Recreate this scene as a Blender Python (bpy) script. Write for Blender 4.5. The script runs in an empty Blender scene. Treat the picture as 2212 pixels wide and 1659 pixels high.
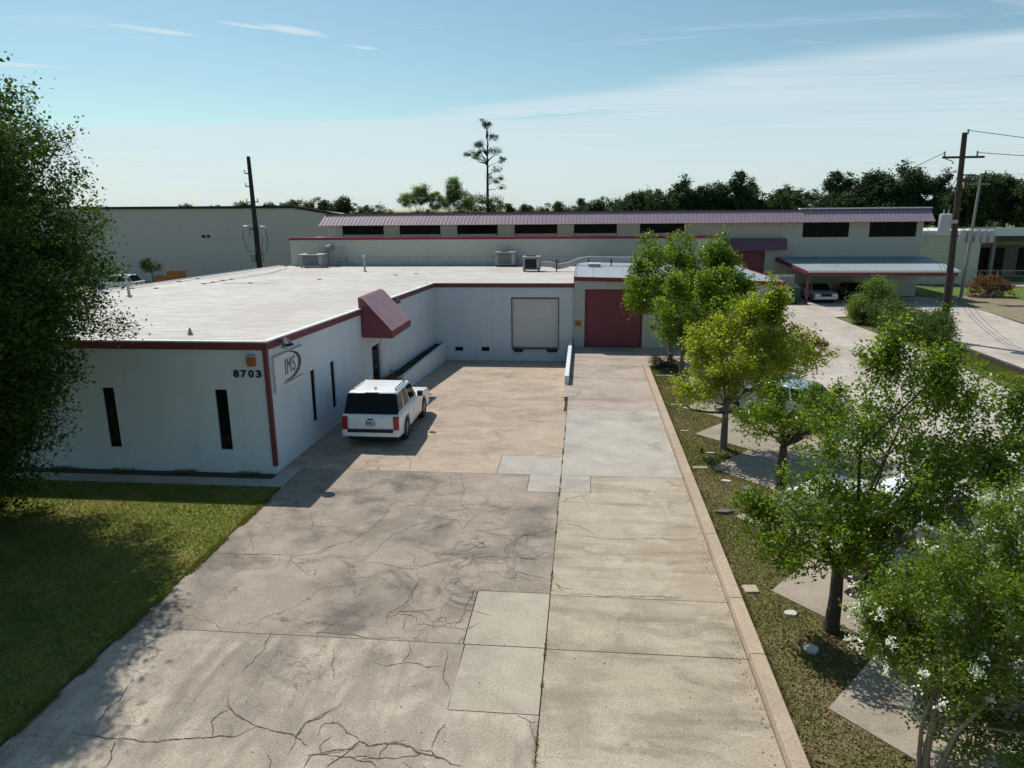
import bpy, bmesh, math, random
import numpy as np
from mathutils import Vector, Matrix
R = math.radians
scene = bpy.context.scene
COL = scene.collection

# ------------------------------------------------------------------ camera
cam_d = bpy.data.cameras.new('camera'); cam = bpy.data.objects.new('camera', cam_d); COL.objects.link(cam)
cam_d.sensor_width = 36.0; cam_d.lens = 36.0 * 1535 / 2211; cam_d.clip_end = 5000
PITCH, YAW, ROLL, CAMH = R(13.9), R(5.85), R(0.55), 8.0
fw = Vector((-math.sin(YAW) * math.cos(PITCH), math.cos(YAW) * math.cos(PITCH), -math.sin(PITCH)))
rt = Vector((math.cos(YAW), math.sin(YAW), 0)); up = rt.cross(fw)
rt, up = rt * math.cos(ROLL) - up * math.sin(ROLL), up * math.cos(ROLL) + rt * math.sin(ROLL)
cam.matrix_world = Matrix(((rt.x, up.x, -fw.x, 0), (rt.y, up.y, -fw.y, 0), (rt.z, up.z, -fw.z, CAMH), (0, 0, 0, 1)))
scene.camera = cam

# ------------------------------------------------------------------ sun, sky, exposure
SUN = Vector((-1.94, 2.39, 4.17)).normalized()
sd = bpy.data.lights.new('sun', 'SUN'); sd.energy = 4.4; sd.angle = R(0.53); sd.color = (1.0, 0.945, 0.86)
so = bpy.data.objects.new('sun', sd); COL.objects.link(so); so.rotation_euler = SUN.to_track_quat('Z', 'Y').to_euler()
so.location = (-40, 50, 80)
scene.view_settings.view_transform = 'Standard'; scene.view_settings.look = 'None'
scene.view_settings.exposure = 0.02; scene.view_settings.gamma = 1.0; scene.view_settings.use_curve_mapping = False
scene.cycles.adaptive_threshold = 0.02; scene.cycles.max_bounces = 4; scene.cycles.diffuse_bounces = 2; scene.cycles.glossy_bounces = 2; scene.cycles.transmission_bounces = 2

world = bpy.data.worlds.new('World'); scene.world = world; world.use_nodes = True
def build_world():
    nt = world.node_tree; N = nt.nodes; L = nt.links; N.clear()
    out = N.new('ShaderNodeOutputWorld'); bg = N.new('ShaderNodeBackground'); bg.inputs['Strength'].default_value = 0.092
    L.new(bg.outputs[0], out.inputs[0])
    sky = N.new('ShaderNodeTexSky'); sky.sky_type = 'NISHITA'; sky.sun_disc = False
    sky.sun_elevation = math.asin(SUN.z); sky.sun_rotation = math.atan2(SUN.x, SUN.y)
    sky.air_density = 1.0; sky.dust_density = 0.6; sky.ozone_density = 1.0; sky.altitude = 20
    def m(op, a, b=None, c=None, clamp=False):
        n = N.new('ShaderNodeMath'); n.operation = op; n.use_clamp = clamp
        for i, v in enumerate((a, b, c)):
            if v is None: continue
            if isinstance(v, (int, float)): n.inputs[i].default_value = v
            else: L.new(v, n.inputs[i])
        return n.outputs[0]
    def mix(f, a, b, mode='MIX'):
        n = N.new('ShaderNodeMix'); n.data_type = 'RGBA'; n.blend_type = mode
        for s, v in ((0, f), (6, a), (7, b)):
            if isinstance(v, (int, float)): n.inputs[s].default_value = v
            elif isinstance(v, tuple): n.inputs[s].default_value = (*v, 1)
            else: L.new(v, n.inputs[s])
        return n.outputs[2]
    tc = N.new('ShaderNodeTexCoord'); sx = N.new('ShaderNodeSeparateXYZ'); L.new(tc.outputs['Generated'], sx.inputs[0])
    z = m('MAXIMUM', sx.outputs[2], 0.02)
    px = m('DIVIDE', sx.outputs[0], z); py = m('DIVIDE', sx.outputs[1], z)
    def noise(sxx, syy, off, scale, detail=6, rough=0.55, dist=0.4):
        cb = N.new('ShaderNodeCombineXYZ'); L.new(m('MULTIPLY', px, sxx), cb.inputs[0]); L.new(m('MULTIPLY', py, syy), cb.inputs[1]); cb.inputs[2].default_value = off
        n = N.new('ShaderNodeTexNoise'); n.inputs['Scale'].default_value = scale; n.inputs['Detail'].default_value = detail
        n.inputs['Roughness'].default_value = rough; n.inputs['Distortion'].default_value = dist; L.new(cb.outputs[0], n.inputs['Vector']); return n.outputs[0]
    n1 = noise(0.35, 0.9, 3.1, 0.9); n2 = noise(0.30, 1.9, 7.7, 1.0, 7, 0.62)
    wx = noise(0.8, 2.2, 2.2, 1.3, 5, 0.6, 0.5); wy = noise(0.7, 1.8, 5.2, 1.6, 5, 0.6, 0.5)
    bx_ = m('ADD', px, m('MULTIPLY', m('SUBTRACT', wx, 0.5), 3.0)); by_ = m('ADD', py, m('MULTIPLY', m('SUBTRACT', wy, 0.5), 2.0))
    def blob(cx, cy, rx, ry, rot=0.0, warp=False):   # soft patch at one place of the cloud plane
        ax = m('SUBTRACT', bx_ if warp else px, cx); ay = m('SUBTRACT', by_ if warp else py, cy); c, s = math.cos(rot), math.sin(rot)
        u = m('DIVIDE', m('ADD', m('MULTIPLY', ax, c), m('MULTIPLY', ay, s)), rx); v = m('DIVIDE', m('SUBTRACT', m('MULTIPLY', ay, c), m('MULTIPLY', ax, s)), ry)
        r = m('ADD', m('MULTIPLY', u, u), m('MULTIPLY', v, v))
        n = N.new('ShaderNodeMapRange'); n.interpolation_type = 'SMOOTHSTEP'; L.new(r, n.inputs[0]); n.inputs[1].default_value = 0; n.inputs[2].default_value = 1; n.inputs[3].default_value = 1; n.inputs[4].default_value = 0; return n.outputs[0]
    # edge of the high cloud sheet: a line across the sky, ragged
    e1 = m('SUBTRACT', py, 8.1)
    e2 = m('SUBTRACT', m('ADD', py, m('MULTIPLY', px, 0.76)), 6.55)
    d = m('MAXIMUM', e1, e2)
    d = m('ADD', d, m('MULTIPLY', m('SUBTRACT', n1, 0.5), 1.9))
    d = m('SUBTRACT', d, m('MULTIPLY', blob(0.35, 8.5, 1.9, 0.75, -0.28, True), 1.8))
    sheet = N.new('ShaderNodeMapRange'); sheet.interpolation_type = 'SMOOTHSTEP'; L.new(d, sheet.inputs[0]); sheet.inputs[1].default_value = -0.15; sheet.inputs[2].default_value = 0.75
    body = m('MULTIPLY', sheet.outputs[0], m('ADD', 0.18, m('MULTIPLY', n2, 1.35)), clamp=True)
    # scattered wisps in the clear part
    wn = N.new('ShaderNodeMapRange'); wn.interpolation_type = 'SMOOTHSTEP'; L.new(noise(0.55, 2.0, 1.3, 1.4, 7, 0.62, 0.8), wn.inputs[0]); wn.inputs[1].default_value = 0.30; wn.inputs[2].default_value = 0.55
    wsum = None
    for b in ((-2.46, 4.18, 0.30, 0.075, 0.75), (-1.68, 4.30, 0.26, 0.10, 0.9), (-3.98, 4.95, 0.45, 0.10, 0.5), (-1.43, 4.77, 0.14, 0.06, 0.8), (-1.9, 4.15, 0.22, 0.05, 0.8)):
        q = blob(*b); wsum = q if wsum is None else m('MAXIMUM', wsum, q)
    w2 = N.new('ShaderNodeMapRange'); w2.interpolation_type = 'SMOOTHSTEP'; L.new(noise(0.45, 1.6, 1.3, 1.25, 7, 0.6, 0.8), w2.inputs[0]); w2.inputs[1].default_value = 0.60; w2.inputs[2].default_value = 0.80; w2.inputs[4].default_value = 0.5
    mask = m('MAXIMUM', body, m('MAXIMUM', m('MULTIPLY', m('MULTIPLY', wsum, wn.outputs[0]), 1.0), w2.outputs[0]))
    mask = m('MULTIPLY', mask, m('GREATER_THAN', sx.outputs[2], 0.0))
    tint = mix(1.0, sky.outputs[0], (0.95, 1.14, 1.07), 'MULTIPLY')
    cl = mix(1.0, mix(1.0, sky.outputs[0], (0.20, 0.20, 0.20), 'MULTIPLY'), (5.7, 6.9, 7.5), 'ADD')
    L.new(mix(mask, tint, cl), bg.inputs['Color'])
build_world()

# ------------------------------------------------------------------ helpers
class MB:
    def __init__(s): s.v = []; s.f = []
    def add(s, vs, fs):
        o = len(s.v); s.v += [tuple(v) for v in vs]; s.f += [tuple(i + o for i in f) for f in fs]; return s
    def box(s, x0, x1, y0, y1, z0, z1):
        return s.add([(x0,y0,z0),(x1,y0,z0),(x1,y1,z0),(x0,y1,z0),(x0,y0,z1),(x1,y0,z1),(x1,y1,z1),(x0,y1,z1)],
                     [(0,3,2,1),(4,5,6,7),(0,1,5,4),(1,2,6,5),(2,3,7,6),(3,0,4,7)])
    def hexa(s, p):   # 8 points: bottom ring then top ring
        return s.add(p, [(0,3,2,1),(4,5,6,7),(0,1,5,4),(1,2,6,5),(2,3,7,6),(3,0,4,7)])
    def prism(s, poly, z0, z1):   # polygon (x,y), z may be callables
        n = len(poly); f0 = z0 if callable(z0) else (lambda x, y: z0); f1 = z1 if callable(z1) else (lambda x, y: z1)
        vs = [(x, y, f0(x, y)) for x, y in poly] + [(x, y, f1(x, y)) for x, y in poly]
        return s.add(vs, [tuple(range(n - 1, -1, -1)), tuple(range(n, 2 * n))] + [(i, (i + 1) % n, n + (i + 1) % n, n + i) for i in range(n)])
    def tube(s, pts, rad, n=8, cap=True):
        pts = [Vector(p) for p in pts]; k = len(pts)
        rs = [rad] * k if isinstance(rad, (int, float)) else list(rad)
        vs = []; prev = None
        for i, p in enumerate(pts):
            t = (pts[min(i + 1, k - 1)] - pts[max(i - 1, 0)]).normalized()
            if prev is None:
                a = t.cross(Vector((0, 0, 1)) if abs(t.z) < 0.9 else Vector((1, 0, 0))).normalized()
            else:
                a = (prev - t * prev.dot(t)).normalized()
            prev = a; b = t.cross(a)
            for j in range(n):
                q = 2 * math.pi * j / n; vs.append(p + (a * math.cos(q) + b * math.sin(q)) * rs[i])
        fs = [(i * n + j, i * n + (j + 1) % n, (i + 1) * n + (j + 1) % n, (i + 1) * n + j) for i in range(k - 1) for j in range(n)]
        if cap: fs += [tuple(range(n - 1, -1, -1)), tuple(range((k - 1) * n, k * n))]
        return s.add(vs, fs)
    def cyl(s, c, r, h, n=16, axis='z', r2=None):
        c = Vector(c); d = {'x': Vector((1,0,0)), 'y': Vector((0,1,0)), 'z': Vector((0,0,1))}[axis]
        return s.tube([c, c + d * h], [r, r if r2 is None else r2], n)
    def build(s, name, mat, parent=None, smooth=False, bevel=0, seg=2, local=False):
        me = bpy.data.meshes.new(name); me.from_pydata(s.v, [], s.f)
        if bevel:
            bm = bmesh.new(); bm.from_mesh(me)
            bmesh.ops.remove_doubles(bm, verts=bm.verts, dist=1e-5)
            es = [e for e in bm.edges if len(e.link_faces) == 2 and e.calc_face_angle(0) > 0.5]
            bmesh.ops.bevel(bm, geom=es, offset=bevel, segments=seg, affect='EDGES', profile=0.5, clamp_overlap=True)
            bmesh.ops.recalc_face_normals(bm, faces=bm.faces)
            bm.to_mesh(me); bm.free()
        if smooth:
            me.polygons.foreach_set('use_smooth', [True] * len(me.polygons))
            try: me.set_sharp_from_angle(angle=R(40))
            except Exception: pass
        me.update()
        return link(name, me, mat, parent, local)
def link(name, me, mat, parent=None, local=False):
    o = bpy.data.objects.new(name, me); COL.objects.link(o)
    if mat is not None and len(me.materials) == 0: me.materials.append(M[mat] if isinstance(mat, str) else mat)
    if parent is not None:
        o.parent = parent
        if parent.type == 'EMPTY' and not local: o.matrix_parent_inverse = parent.matrix_basis.inverted()
    return o
def tag(o, label=None, cat=None, group=None, kind=None):
    if label: o['label'] = label
    if cat: o['category'] = cat
    if group: o['group'] = group
    if kind: o['kind'] = kind
    return o
def thing(name, label, cat, loc=(0, 0, 0), rz=0, group=None):
    o = bpy.data.objects.new(name, None); COL.objects.link(o); o.location = loc; o.rotation_euler = (0, 0, rz)
    o.empty_display_size = 0.3
    o.matrix_basis = Matrix.Translation(loc) @ Matrix.Rotation(rz, 4, 'Z')
    return tag(o, label, cat, group)
def copy_tree(o, parent=None):
    c = o.copy(); COL.objects.link(c)
    if parent is not None: c.parent = parent
    for ch in o.children: copy_tree(ch, c)
    return c

# ------------------------------------------------------------------ materials
M = {}
class NT:
    def __init__(s, name):
        s.m = bpy.data.materials.new(name); s.m.use_nodes = True; s.t = s.m.node_tree; s.N = s.t.nodes; s.L = s.t.links
        s.b = s.N['Principled BSDF']; M[name] = s.m
        g = s.N.new('ShaderNodeNewGeometry'); s.pos = g.outputs['Position']
    def set(s, k, v):
        if isinstance(v, (int, float)): s.b.inputs[k].default_value = v
        elif isinstance(v, tuple): s.b.inputs[k].default_value = (*v, 1)
        else: s.L.new(v, s.b.inputs[k])
    def noise(s, scale, detail=4, rough=0.55, vec=None, stretch=None, dist=0.0, off=0):
        v = vec or s.pos
        if stretch or off:
            mp = s.N.new('ShaderNodeMapping'); s.L.new(v, mp.inputs[0]); mp.inputs['Scale'].default_value = stretch or (1, 1, 1); mp.inputs['Location'].default_value = (off, off * .7, off * .3); v = mp.outputs[0]
        n = s.N.new('ShaderNodeTexNoise'); n.inputs['Scale'].default_value = scale; n.inputs['Detail'].default_value = detail
        n.inputs['Roughness'].default_value = rough; n.inputs['Distortion'].default_value = dist; s.L.new(v, n.inputs['Vector']); return n.outputs[0]
    def voro(s, scale, vec=None, feature='DISTANCE_TO_EDGE'):
        n = s.N.new('ShaderNodeTexVoronoi'); n.feature = feature; n.inputs['Scale'].default_value = scale; s.L.new(vec or s.pos, n.inputs['Vector']); return n.outputs[0]
    def rng(s, x, a, b, c=0, d=1, smooth=False):
        n = s.N.new('ShaderNodeMapRange'); s.L.new(x, n.inputs[0])
        if smooth: n.interpolation_type = 'SMOOTHSTEP'
        for i, v in zip((1, 2, 3, 4), (a, b, c, d)): n.inputs[i].default_value = v
        return n.outputs[0]
    def mul(s, a, b, op='MULTIPLY'):
        n = s.N.new('ShaderNodeMath'); n.operation = op
        for i, v in enumerate((a, b)):
            if isinstance(v, (int, float)): n.inputs[i].default_value = v
            else: s.L.new(v, n.inputs[i])
        return n.outputs[0]
    def mix(s, f, a, b, mode='MIX'):
        n = s.N.new('ShaderNodeMix'); n.data_type = 'RGBA'; n.blend_type = mode
        for k, v in ((0, f), (6, a), (7, b)):
            if isinstance(v, (int, float)): n.inputs[k].default_value = v
            elif isinstance(v, tuple): n.inputs[k].default_value = (*v, 1)
            else: s.L.new(v, n.inputs[k])
        return n.outputs[2]
    def bump(s, h, strength=0.3, dist=0.02):
        n = s.N.new('ShaderNodeBump'); n.inputs['Strength'].default_value = strength; n.inputs['Distance'].default_value = dist
        s.L.new(h, n.inputs['Height']); s.L.new(n.outputs[0], s.b.inputs['Normal'])
def mat(name, col, col2=None, rough=0.7, scale=2.0, stretch=None, metal=0.0, bump=0.0, bscale=40, spec=0.4, fine=0.12):
    t = NT(name); c2 = col2 or tuple(c * 0.8 for c in col)
    a = t.noise(scale, 5, 0.6, stretch=stretch); c = t.mix(t.rng(a, 0.3, 0.7), col, c2)
    if fine:
        c = t.mix(fine, c, t.mix(t.noise(scale * 14, 3, 0.6), (0.0, 0.0, 0.0), (1.0, 1.0, 1.0)), 'OVERLAY')
    t.set('Base Color', c); t.set('Roughness', rough); t.set('Metallic', metal); t.set('Specular IOR Level', spec)
    if bump: t.bump(t.noise(bscale, 3, 0.6), bump, 0.02)
    return t

def concrete(name, base, stain, light, dark=None, band=None, cracks=0.0, speck=0.35, stains=0.55, seed=0):
    t = NT(name)
    big = t.noise(0.28, 3, 0.6, dist=0.6, off=seed); mid = t.noise(1.3, 4, 0.68, off=seed + 5); fine = t.noise(28, 2, 0.75)
    c = t.mix(t.rng(big, 0.38, 0.66, 0, 1, True), base, stain)
    c = t.mix(t.mul(t.rng(mid, 0.42, 0.72, 0, 1, True), 0.6), c, light)
    if band:   # broom / tyre streaks
        st = t.noise(1.0, 4, 0.65, stretch=band, dist=0.3, off=seed + 2)
        c = t.mix(t.mul(t.rng(st, 0.45, 0.75, 0, 1, True), stains), c, dark or stain)
        st2 = t.noise(1.0, 3, 0.65, stretch=tuple(b * 2.3 for b in band), off=seed + 8)
        c = t.mix(t.mul(t.rng(st2, 0.5, 0.78, 0, 1, True), 0.5), c, light)
    bl = t.noise(0.55, 4, 0.72, dist=1.0, off=seed + 11)
    c = t.mix(t.mul(t.rng(bl, 0.52, 0.74, 0, 1, True), stains), c, dark or stain)
    c = t.mix(speck, c, t.mix(t.rng(fine, 0.25, 0.75), (0.15, 0.15, 0.15), (0.85, 0.85, 0.85)), 'OVERLAY')
    sp = t.noise(90, 2, 0.8); c = t.mix(t.mul(t.rng(sp, 0.66, 0.75), 0.35), c, tuple(min(1, v * 1.5) for v in light))
    if cracks:
        wv = t.N.new('ShaderNodeVectorMath'); wv.operation = 'ADD'
        nz = t.N.new('ShaderNodeTexNoise'); nz.inputs['Scale'].default_value = 1.6; nz.inputs['Detail'].default_value = 6; t.L.new(t.pos, nz.inputs['Vector'])
        sc = t.N.new('ShaderNodeVectorMath'); sc.operation = 'SCALE'; sc.inputs['Scale'].default_value = 0.9; t.L.new(nz.outputs['Color'], sc.inputs[0])
        t.L.new(t.pos, wv.inputs[0]); t.L.new(sc.outputs[0], wv.inputs[1])
        e1 = t.rng(t.voro(0.55, wv.outputs[0]), 0.0, 0.012, 1, 0); e2 = t.rng(t.voro(1.7, wv.outputs[0]), 0.0, 0.022, 1, 0)
        a1 = t.rng(t.noise(0.35, 3, 0.5, off=seed + 21), 0.45, 0.6, 0, 1, True); a2 = t.rng(t.noise(0.4, 3, 0.5, off=seed + 31), 0.56, 0.68, 0, 1, True)
        k = t.mul(t.mul(e1, a1), t.mul(e2, a2), 'MAXIMUM')
        c = t.mix(t.mul(k, cracks), c, (0.05, 0.04, 0.03))
    t.set('Base Color', c); t.set('Roughness', 0.9); t.set('Specular IOR Level', 0.25)
    t.bump(t.mul(fine, t.mul(mid, 2.0), 'ADD'), 0.25, 0.006)

concrete('concrete_old', (0.385, 0.325, 0.255), (0.29, 0.245, 0.20), (0.56, 0.485, 0.39), (0.19, 0.165, 0.14), band=(1.1, 0.22, 1), cracks=0.5, stains=0.75, speck=0.5, seed=0)
concrete('concrete_mid', (0.315, 0.262, 0.21), (0.245, 0.208, 0.172), (0.43, 0.365, 0.295), (0.11, 0.10, 0.09), band=(0.5, 0.6, 1), cracks=0.6, stains=0.85, speck=0.55, seed=2)
concrete('concrete_right', (0.40, 0.345, 0.265), (0.35, 0.28, 0.205), (0.52, 0.455, 0.36), (0.22, 0.18, 0.135), band=(0.3, 1.7, 1), cracks=0.25, stains=0.75, speck=0.45, seed=4)
concrete('concrete_near', (0.40, 0.34, 0.26), (0.33, 0.275, 0.205), (0.51, 0.44, 0.345), (0.19, 0.16, 0.12), band=(0.35, 1.4, 1), stains=0.75, speck=0.5, seed=9)
concrete('concrete_patch', (0.405, 0.36, 0.285), (0.35, 0.31, 0.245), (0.47, 0.42, 0.34), (0.25, 0.225, 0.175), band=(0.8, 0.8, 1), stains=0.65, speck=0.45, seed=14)
concrete('concrete_smooth', (0.43, 0.395, 0.35), (0.36, 0.33, 0.29), (0.50, 0.465, 0.415), (0.25, 0.23, 0.205), band=(0.5, 0.5, 1), stains=0.6, speck=0.3, seed=18)
concrete('concrete_well', (0.41, 0.325, 0.25), (0.35, 0.28, 0.22), (0.50, 0.41, 0.325), (0.22, 0.185, 0.155), band=(0.4, 0.9, 1), cracks=0.55, stains=0.7, speck=0.45, seed=23)
concrete('concrete_ramp', (0.41, 0.34, 0.285), (0.34, 0.285, 0.235), (0.48, 0.41, 0.35), (0.19, 0.165, 0.14), band=(0.3, 1.2, 1), cracks=0.4, stains=0.7, speck=0.4, seed=27)
concrete('concrete_walk', (0.40, 0.375, 0.33), (0.33, 0.31, 0.27), (0.46, 0.43, 0.38), stains=0.35, seed=30)
concrete('lot_paving', (0.47, 0.42, 0.37), (0.40, 0.355, 0.305), (0.56, 0.51, 0.455), (0.30, 0.26, 0.22), band=(0.5, 0.12, 1), stains=0.55, speck=0.4, seed=33)
concrete('pad', (0.335, 0.285, 0.23), (0.28, 0.24, 0.195), (0.40, 0.345, 0.28), (0.17, 0.145, 0.115), stains=0.6, seed=38)
concrete('kerb', (0.43, 0.335, 0.25), (0.38, 0.30, 0.225), (0.48, 0.39, 0.30), stains=0.5, speck=0.4, seed=41)
mat('joint', (0.035, 0.03, 0.022), (0.06, 0.055, 0.03), rough=1, scale=6)
mat('crack', (0.06, 0.05, 0.04), (0.15, 0.125, 0.10), rough=1, scale=8, spec=0.1)
mat('crack_weed', (0.16, 0.16, 0.04), (0.09, 0.08, 0.04), rough=1, scale=8, spec=0.1)

def grass(name, a, b, dry, soil, dryness=0.5):
    t = NT(name)
    n1 = t.noise(0.45, 5, 0.65, dist=0.5); n2 = t.noise(2.6, 5, 0.65, off=4); n3 = t.noise(34, 3, 0.75)
    c = t.mix(t.rng(n2, 0.3, 0.7), a, b); c = t.mix(t.mul(t.rng(n1, 0.42, 0.68, 0, 1, True), dryness), c, dry)
    c = t.mix(t.mul(t.rng(t.noise(1.1, 5, 0.7, off=9), 0.58, 0.72, 0, 1, True), 0.75), c, soil)
    c = t.mix(0.55, c, t.mix(n3, (0.05, 0.05, 0.05), (0.95, 0.95, 0.95)), 'OVERLAY')
    t.set('Base Color', c); t.set('Roughness', 1.0); t.set('Specular IOR Level', 0.1); t.bump(n3, 0.8, 0.03)
grass('lawn', (0.13, 0.165, 0.035), (0.18, 0.20, 0.045), (0.29, 0.235, 0.09), (0.26, 0.175, 0.10), 0.65)
grass('strip_grass', (0.13, 0.125, 0.05), (0.14, 0.15, 0.045), (0.25, 0.185, 0.115), (0.19, 0.13, 0.088), 1.0)
grass('verge', (0.09, 0.12, 0.035), (0.14, 0.14, 0.06), (0.22, 0.175, 0.10), (0.24, 0.18, 0.12), 0.9)
grass('field', (0.10, 0.16, 0.03), (0.13, 0.18, 0.045), (0.18, 0.17, 0.07), (0.17, 0.13, 0.08), 0.3)
mat('dirt', (0.27, 0.215, 0.15), (0.19, 0.16, 0.09), rough=1, scale=1.2, bump=0.5)
mat('soil_dark', (0.05, 0.04, 0.03), (0.09, 0.07, 0.05), rough=1, scale=4, bump=0.6)

def blade(name, cols, trans=0.35, rough=0.55, spec=0.2):
    t = NT(name); at = t.N.new('ShaderNodeAttribute'); at.attribute_name = 'v'
    rp = t.N.new('ShaderNodeValToRGB'); t.L.new(at.outputs['Fac'], rp.inputs[0]); el = rp.color_ramp.elements
    el[0].position = 0; el[0].color = (*cols[0], 1); el[1].position = 1; el[1].color = (*cols[-1], 1)
    for i, c in enumerate(cols[1:-1]):
        e = el.new((i + 1) / (len(cols) - 1)); e.color = (*c, 1)
    t.set('Base Color', rp.outputs[0]); t.set('Roughness', rough); t.set('Specular IOR Level', spec)
    tr = t.N.new('ShaderNodeBsdfTranslucent'); t.L.new(t.mix(1.0, rp.outputs[0], (1.25, 1.35, 0.5), 'MULTIPLY'), tr.inputs[0])
    ms = t.N.new('ShaderNodeMixShader'); ms.inputs[0].default_value = trans; t.L.new(t.b.outputs[0], ms.inputs[1]); t.L.new(tr.outputs[0], ms.inputs[2])
    t.L.new(ms.outputs[0], t.N['Material Output'].inputs[0])
blade('leaf_big', [(0.018, 0.046, 0.010), (0.036, 0.082, 0.014), (0.09, 0.15, 0.026)], 0.35)
blade('leaf_green', [(0.075, 0.14, 0.016), (0.15, 0.225, 0.026), (0.27, 0.34, 0.05)], 0.6, 0.38, 0.4)
blade('leaf_yellow', [(0.16, 0.22, 0.02), (0.24, 0.29, 0.03), (0.32, 0.36, 0.04), (0.38, 0.36, 0.06)], 0.62, 0.38, 0.4)
blade('leaf_maple', [(0.075, 0.14, 0.016), (0.145, 0.22, 0.022), (0.25, 0.32, 0.035)], 0.6, 0.38, 0.4)
blade('leaf_grey', [(0.05, 0.085, 0.03), (0.075, 0.11, 0.035), (0.11, 0.14, 0.05)], 0.3, 0.5)
blade('leaf_hedge', [(0.045, 0.085, 0.025), (0.075, 0.12, 0.03), (0.12, 0.165, 0.04)], 0.3)
blade('leaf_pine', [(0.030, 0.060, 0.030), (0.048, 0.086, 0.036), (0.078, 0.118, 0.044)], 0.25, 0.6)
blade('leaf_light', [(0.11, 0.17, 0.04), (0.15, 0.22, 0.05), (0.20, 0.26, 0.07)], 0.45)
blade('leaf_dead', [(0.16, 0.06, 0.025), (0.22, 0.10, 0.04), (0.13, 0.09, 0.05)], 0.2, 0.8)
blade('leaf_lime', [(0.14, 0.18, 0.02), (0.20, 0.22, 0.03), (0.26, 0.24, 0.04)], 0.4)
blade('leaf_rust', [(0.20, 0.10, 0.03), (0.26, 0.13, 0.04), (0.22, 0.18, 0.04)], 0.35)
blade('petal', [(0.72, 0.72, 0.66), (0.80, 0.80, 0.76), (0.85, 0.85, 0.82)], 0.3, 0.6)
blade('grass_blade', [(0.10, 0.145, 0.03), (0.15, 0.19, 0.04), (0.24, 0.22, 0.07), (0.34, 0.26, 0.13)], 0.35, 0.9, 0.0)
blade('strip_blade', [(0.11, 0.13, 0.04), (0.16, 0.15, 0.06), (0.25, 0.19, 0.11), (0.32, 0.25, 0.16)], 0.25, 0.9, 0.0)
blade('litter', [(0.10, 0.06, 0.035), (0.17, 0.11, 0.065), (0.25, 0.17, 0.10), (0.36, 0.28, 0.19)], 0.1, 0.8)
mat('bark', (0.085, 0.065, 0.05), (0.05, 0.038, 0.03), rough=0.95, scale=6, stretch=(1, 1, 0.25), bump=0.8, bscale=25)
mat('bark_pale', (0.30, 0.24, 0.16), (0.20, 0.15, 0.10), rough=0.8, scale=4, stretch=(1, 1, 0.3), bump=0.3)
mat('bark_grey', (0.17, 0.15, 0.125), (0.11, 0.095, 0.08), rough=0.9, scale=5, stretch=(1, 1, 0.25), bump=0.5)

def painted_wall(name, a, b, streak=0.5, bump=0.25):
    t = NT(name); s1 = t.noise(1.0, 5, 0.65, stretch=(2.2, 2.2, 0.18)); s2 = t.noise(0.5, 4, 0.6, off=6); s3 = t.noise(5, 5, 0.7, off=3)
    c = t.mix(t.mul(t.rng(s1, 0.45, 0.75, 0, 1, True), streak), a, b); c = t.mix(t.mul(t.rng(s2, 0.45, 0.7, 0, 1, True), 0.35), c, b)
    c = t.mix(t.mul(t.rng(s3, 0.62, 0.75), 0.3), c, tuple(v * 0.75 for v in b))
    t.set('Base Color', c); t.set('Roughness', 0.85); t.set('Specular IOR Level', 0.25); t.bump(t.noise(35, 4, 0.7), bump, 0.012)
painted_wall('wall_white', (0.65, 0.69, 0.725), (0.52, 0.56, 0.60), 0.4)
painted_wall('wall_annex', (0.50, 0.51, 0.47), (0.40, 0.41, 0.38), 0.4)
painted_wall('wall_beige', (0.53, 0.51, 0.44), (0.46, 0.44, 0.38), 0.4)
painted_wall('wall_store', (0.55, 0.51, 0.475), (0.48, 0.45, 0.42), 0.3, 0.1)
painted_wall('wall_cream', (0.62, 0.58, 0.46), (0.52, 0.49, 0.39), 0.3)
painted_wall('wall_dark', (0.22, 0.21, 0.18), (0.16, 0.15, 0.13), 0.4)
def roofing():
    t = NT('roof_white'); n = t.noise(1.0, 5, 0.6, stretch=(0.8, 3.2, 1), dist=0.6); n2 = t.noise(0.18, 4, 0.6, off=3); f = t.noise(22, 3, 0.7)
    c = t.mix(t.rng(n, 0.34, 0.66), (0.42, 0.385, 0.355), (0.61, 0.59, 0.565)); c = t.mix(t.mul(t.rng(n2, 0.42, 0.66, 0, 1, True), 0.6), c, (0.43, 0.385, 0.345)); c = t.mix(t.mul(t.rng(t.noise(0.7, 4, 0.7, off=12), 0.55, 0.72, 0, 1, True), 0.45), c, (0.40, 0.35, 0.305))  # first mix paints lit and shaded membrane ripples into the colour, then blotches
    c = t.mix(0.2, c, t.mix(f, (0.1, 0.1, 0.1), (0.9, 0.9, 0.9)), 'OVERLAY')
    t.set('Base Color', c); t.set('Roughness', 0.7); t.set('Specular IOR Level', 0.3); t.bump(t.mul(n, t.mul(f, 0.1), 'ADD'), 0.7, 0.2)
roofing()
mat('trim_red', (0.19, 0.045, 0.055), (0.15, 0.038, 0.046), rough=0.55, scale=1.5)
mat('trim_bright', (0.32, 0.02, 0.03), (0.26, 0.018, 0.028), rough=0.45, scale=1.0)
mat('awning_red', (0.22, 0.055, 0.065), (0.17, 0.045, 0.052), rough=0.5, scale=2.5)
mat('awning_rib_glint', (0.80, 0.52, 0.54), (0.68, 0.42, 0.44), rough=0.35, scale=2.5)  # awning red paled to paint the sun highlight on the glossy ribs
mat('awning_purple', (0.20, 0.10, 0.14), (0.16, 0.085, 0.12), rough=0.5, scale=1.0)
mat('mansard', (0.34, 0.25, 0.305), (0.29, 0.215, 0.265), rough=0.55, scale=0.6, stretch=(1.2, 1, 1))
mat('door_red', (0.25, 0.06, 0.075), (0.20, 0.05, 0.062), rough=0.6, scale=0.8, stretch=(1, 1, 0.4))
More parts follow.
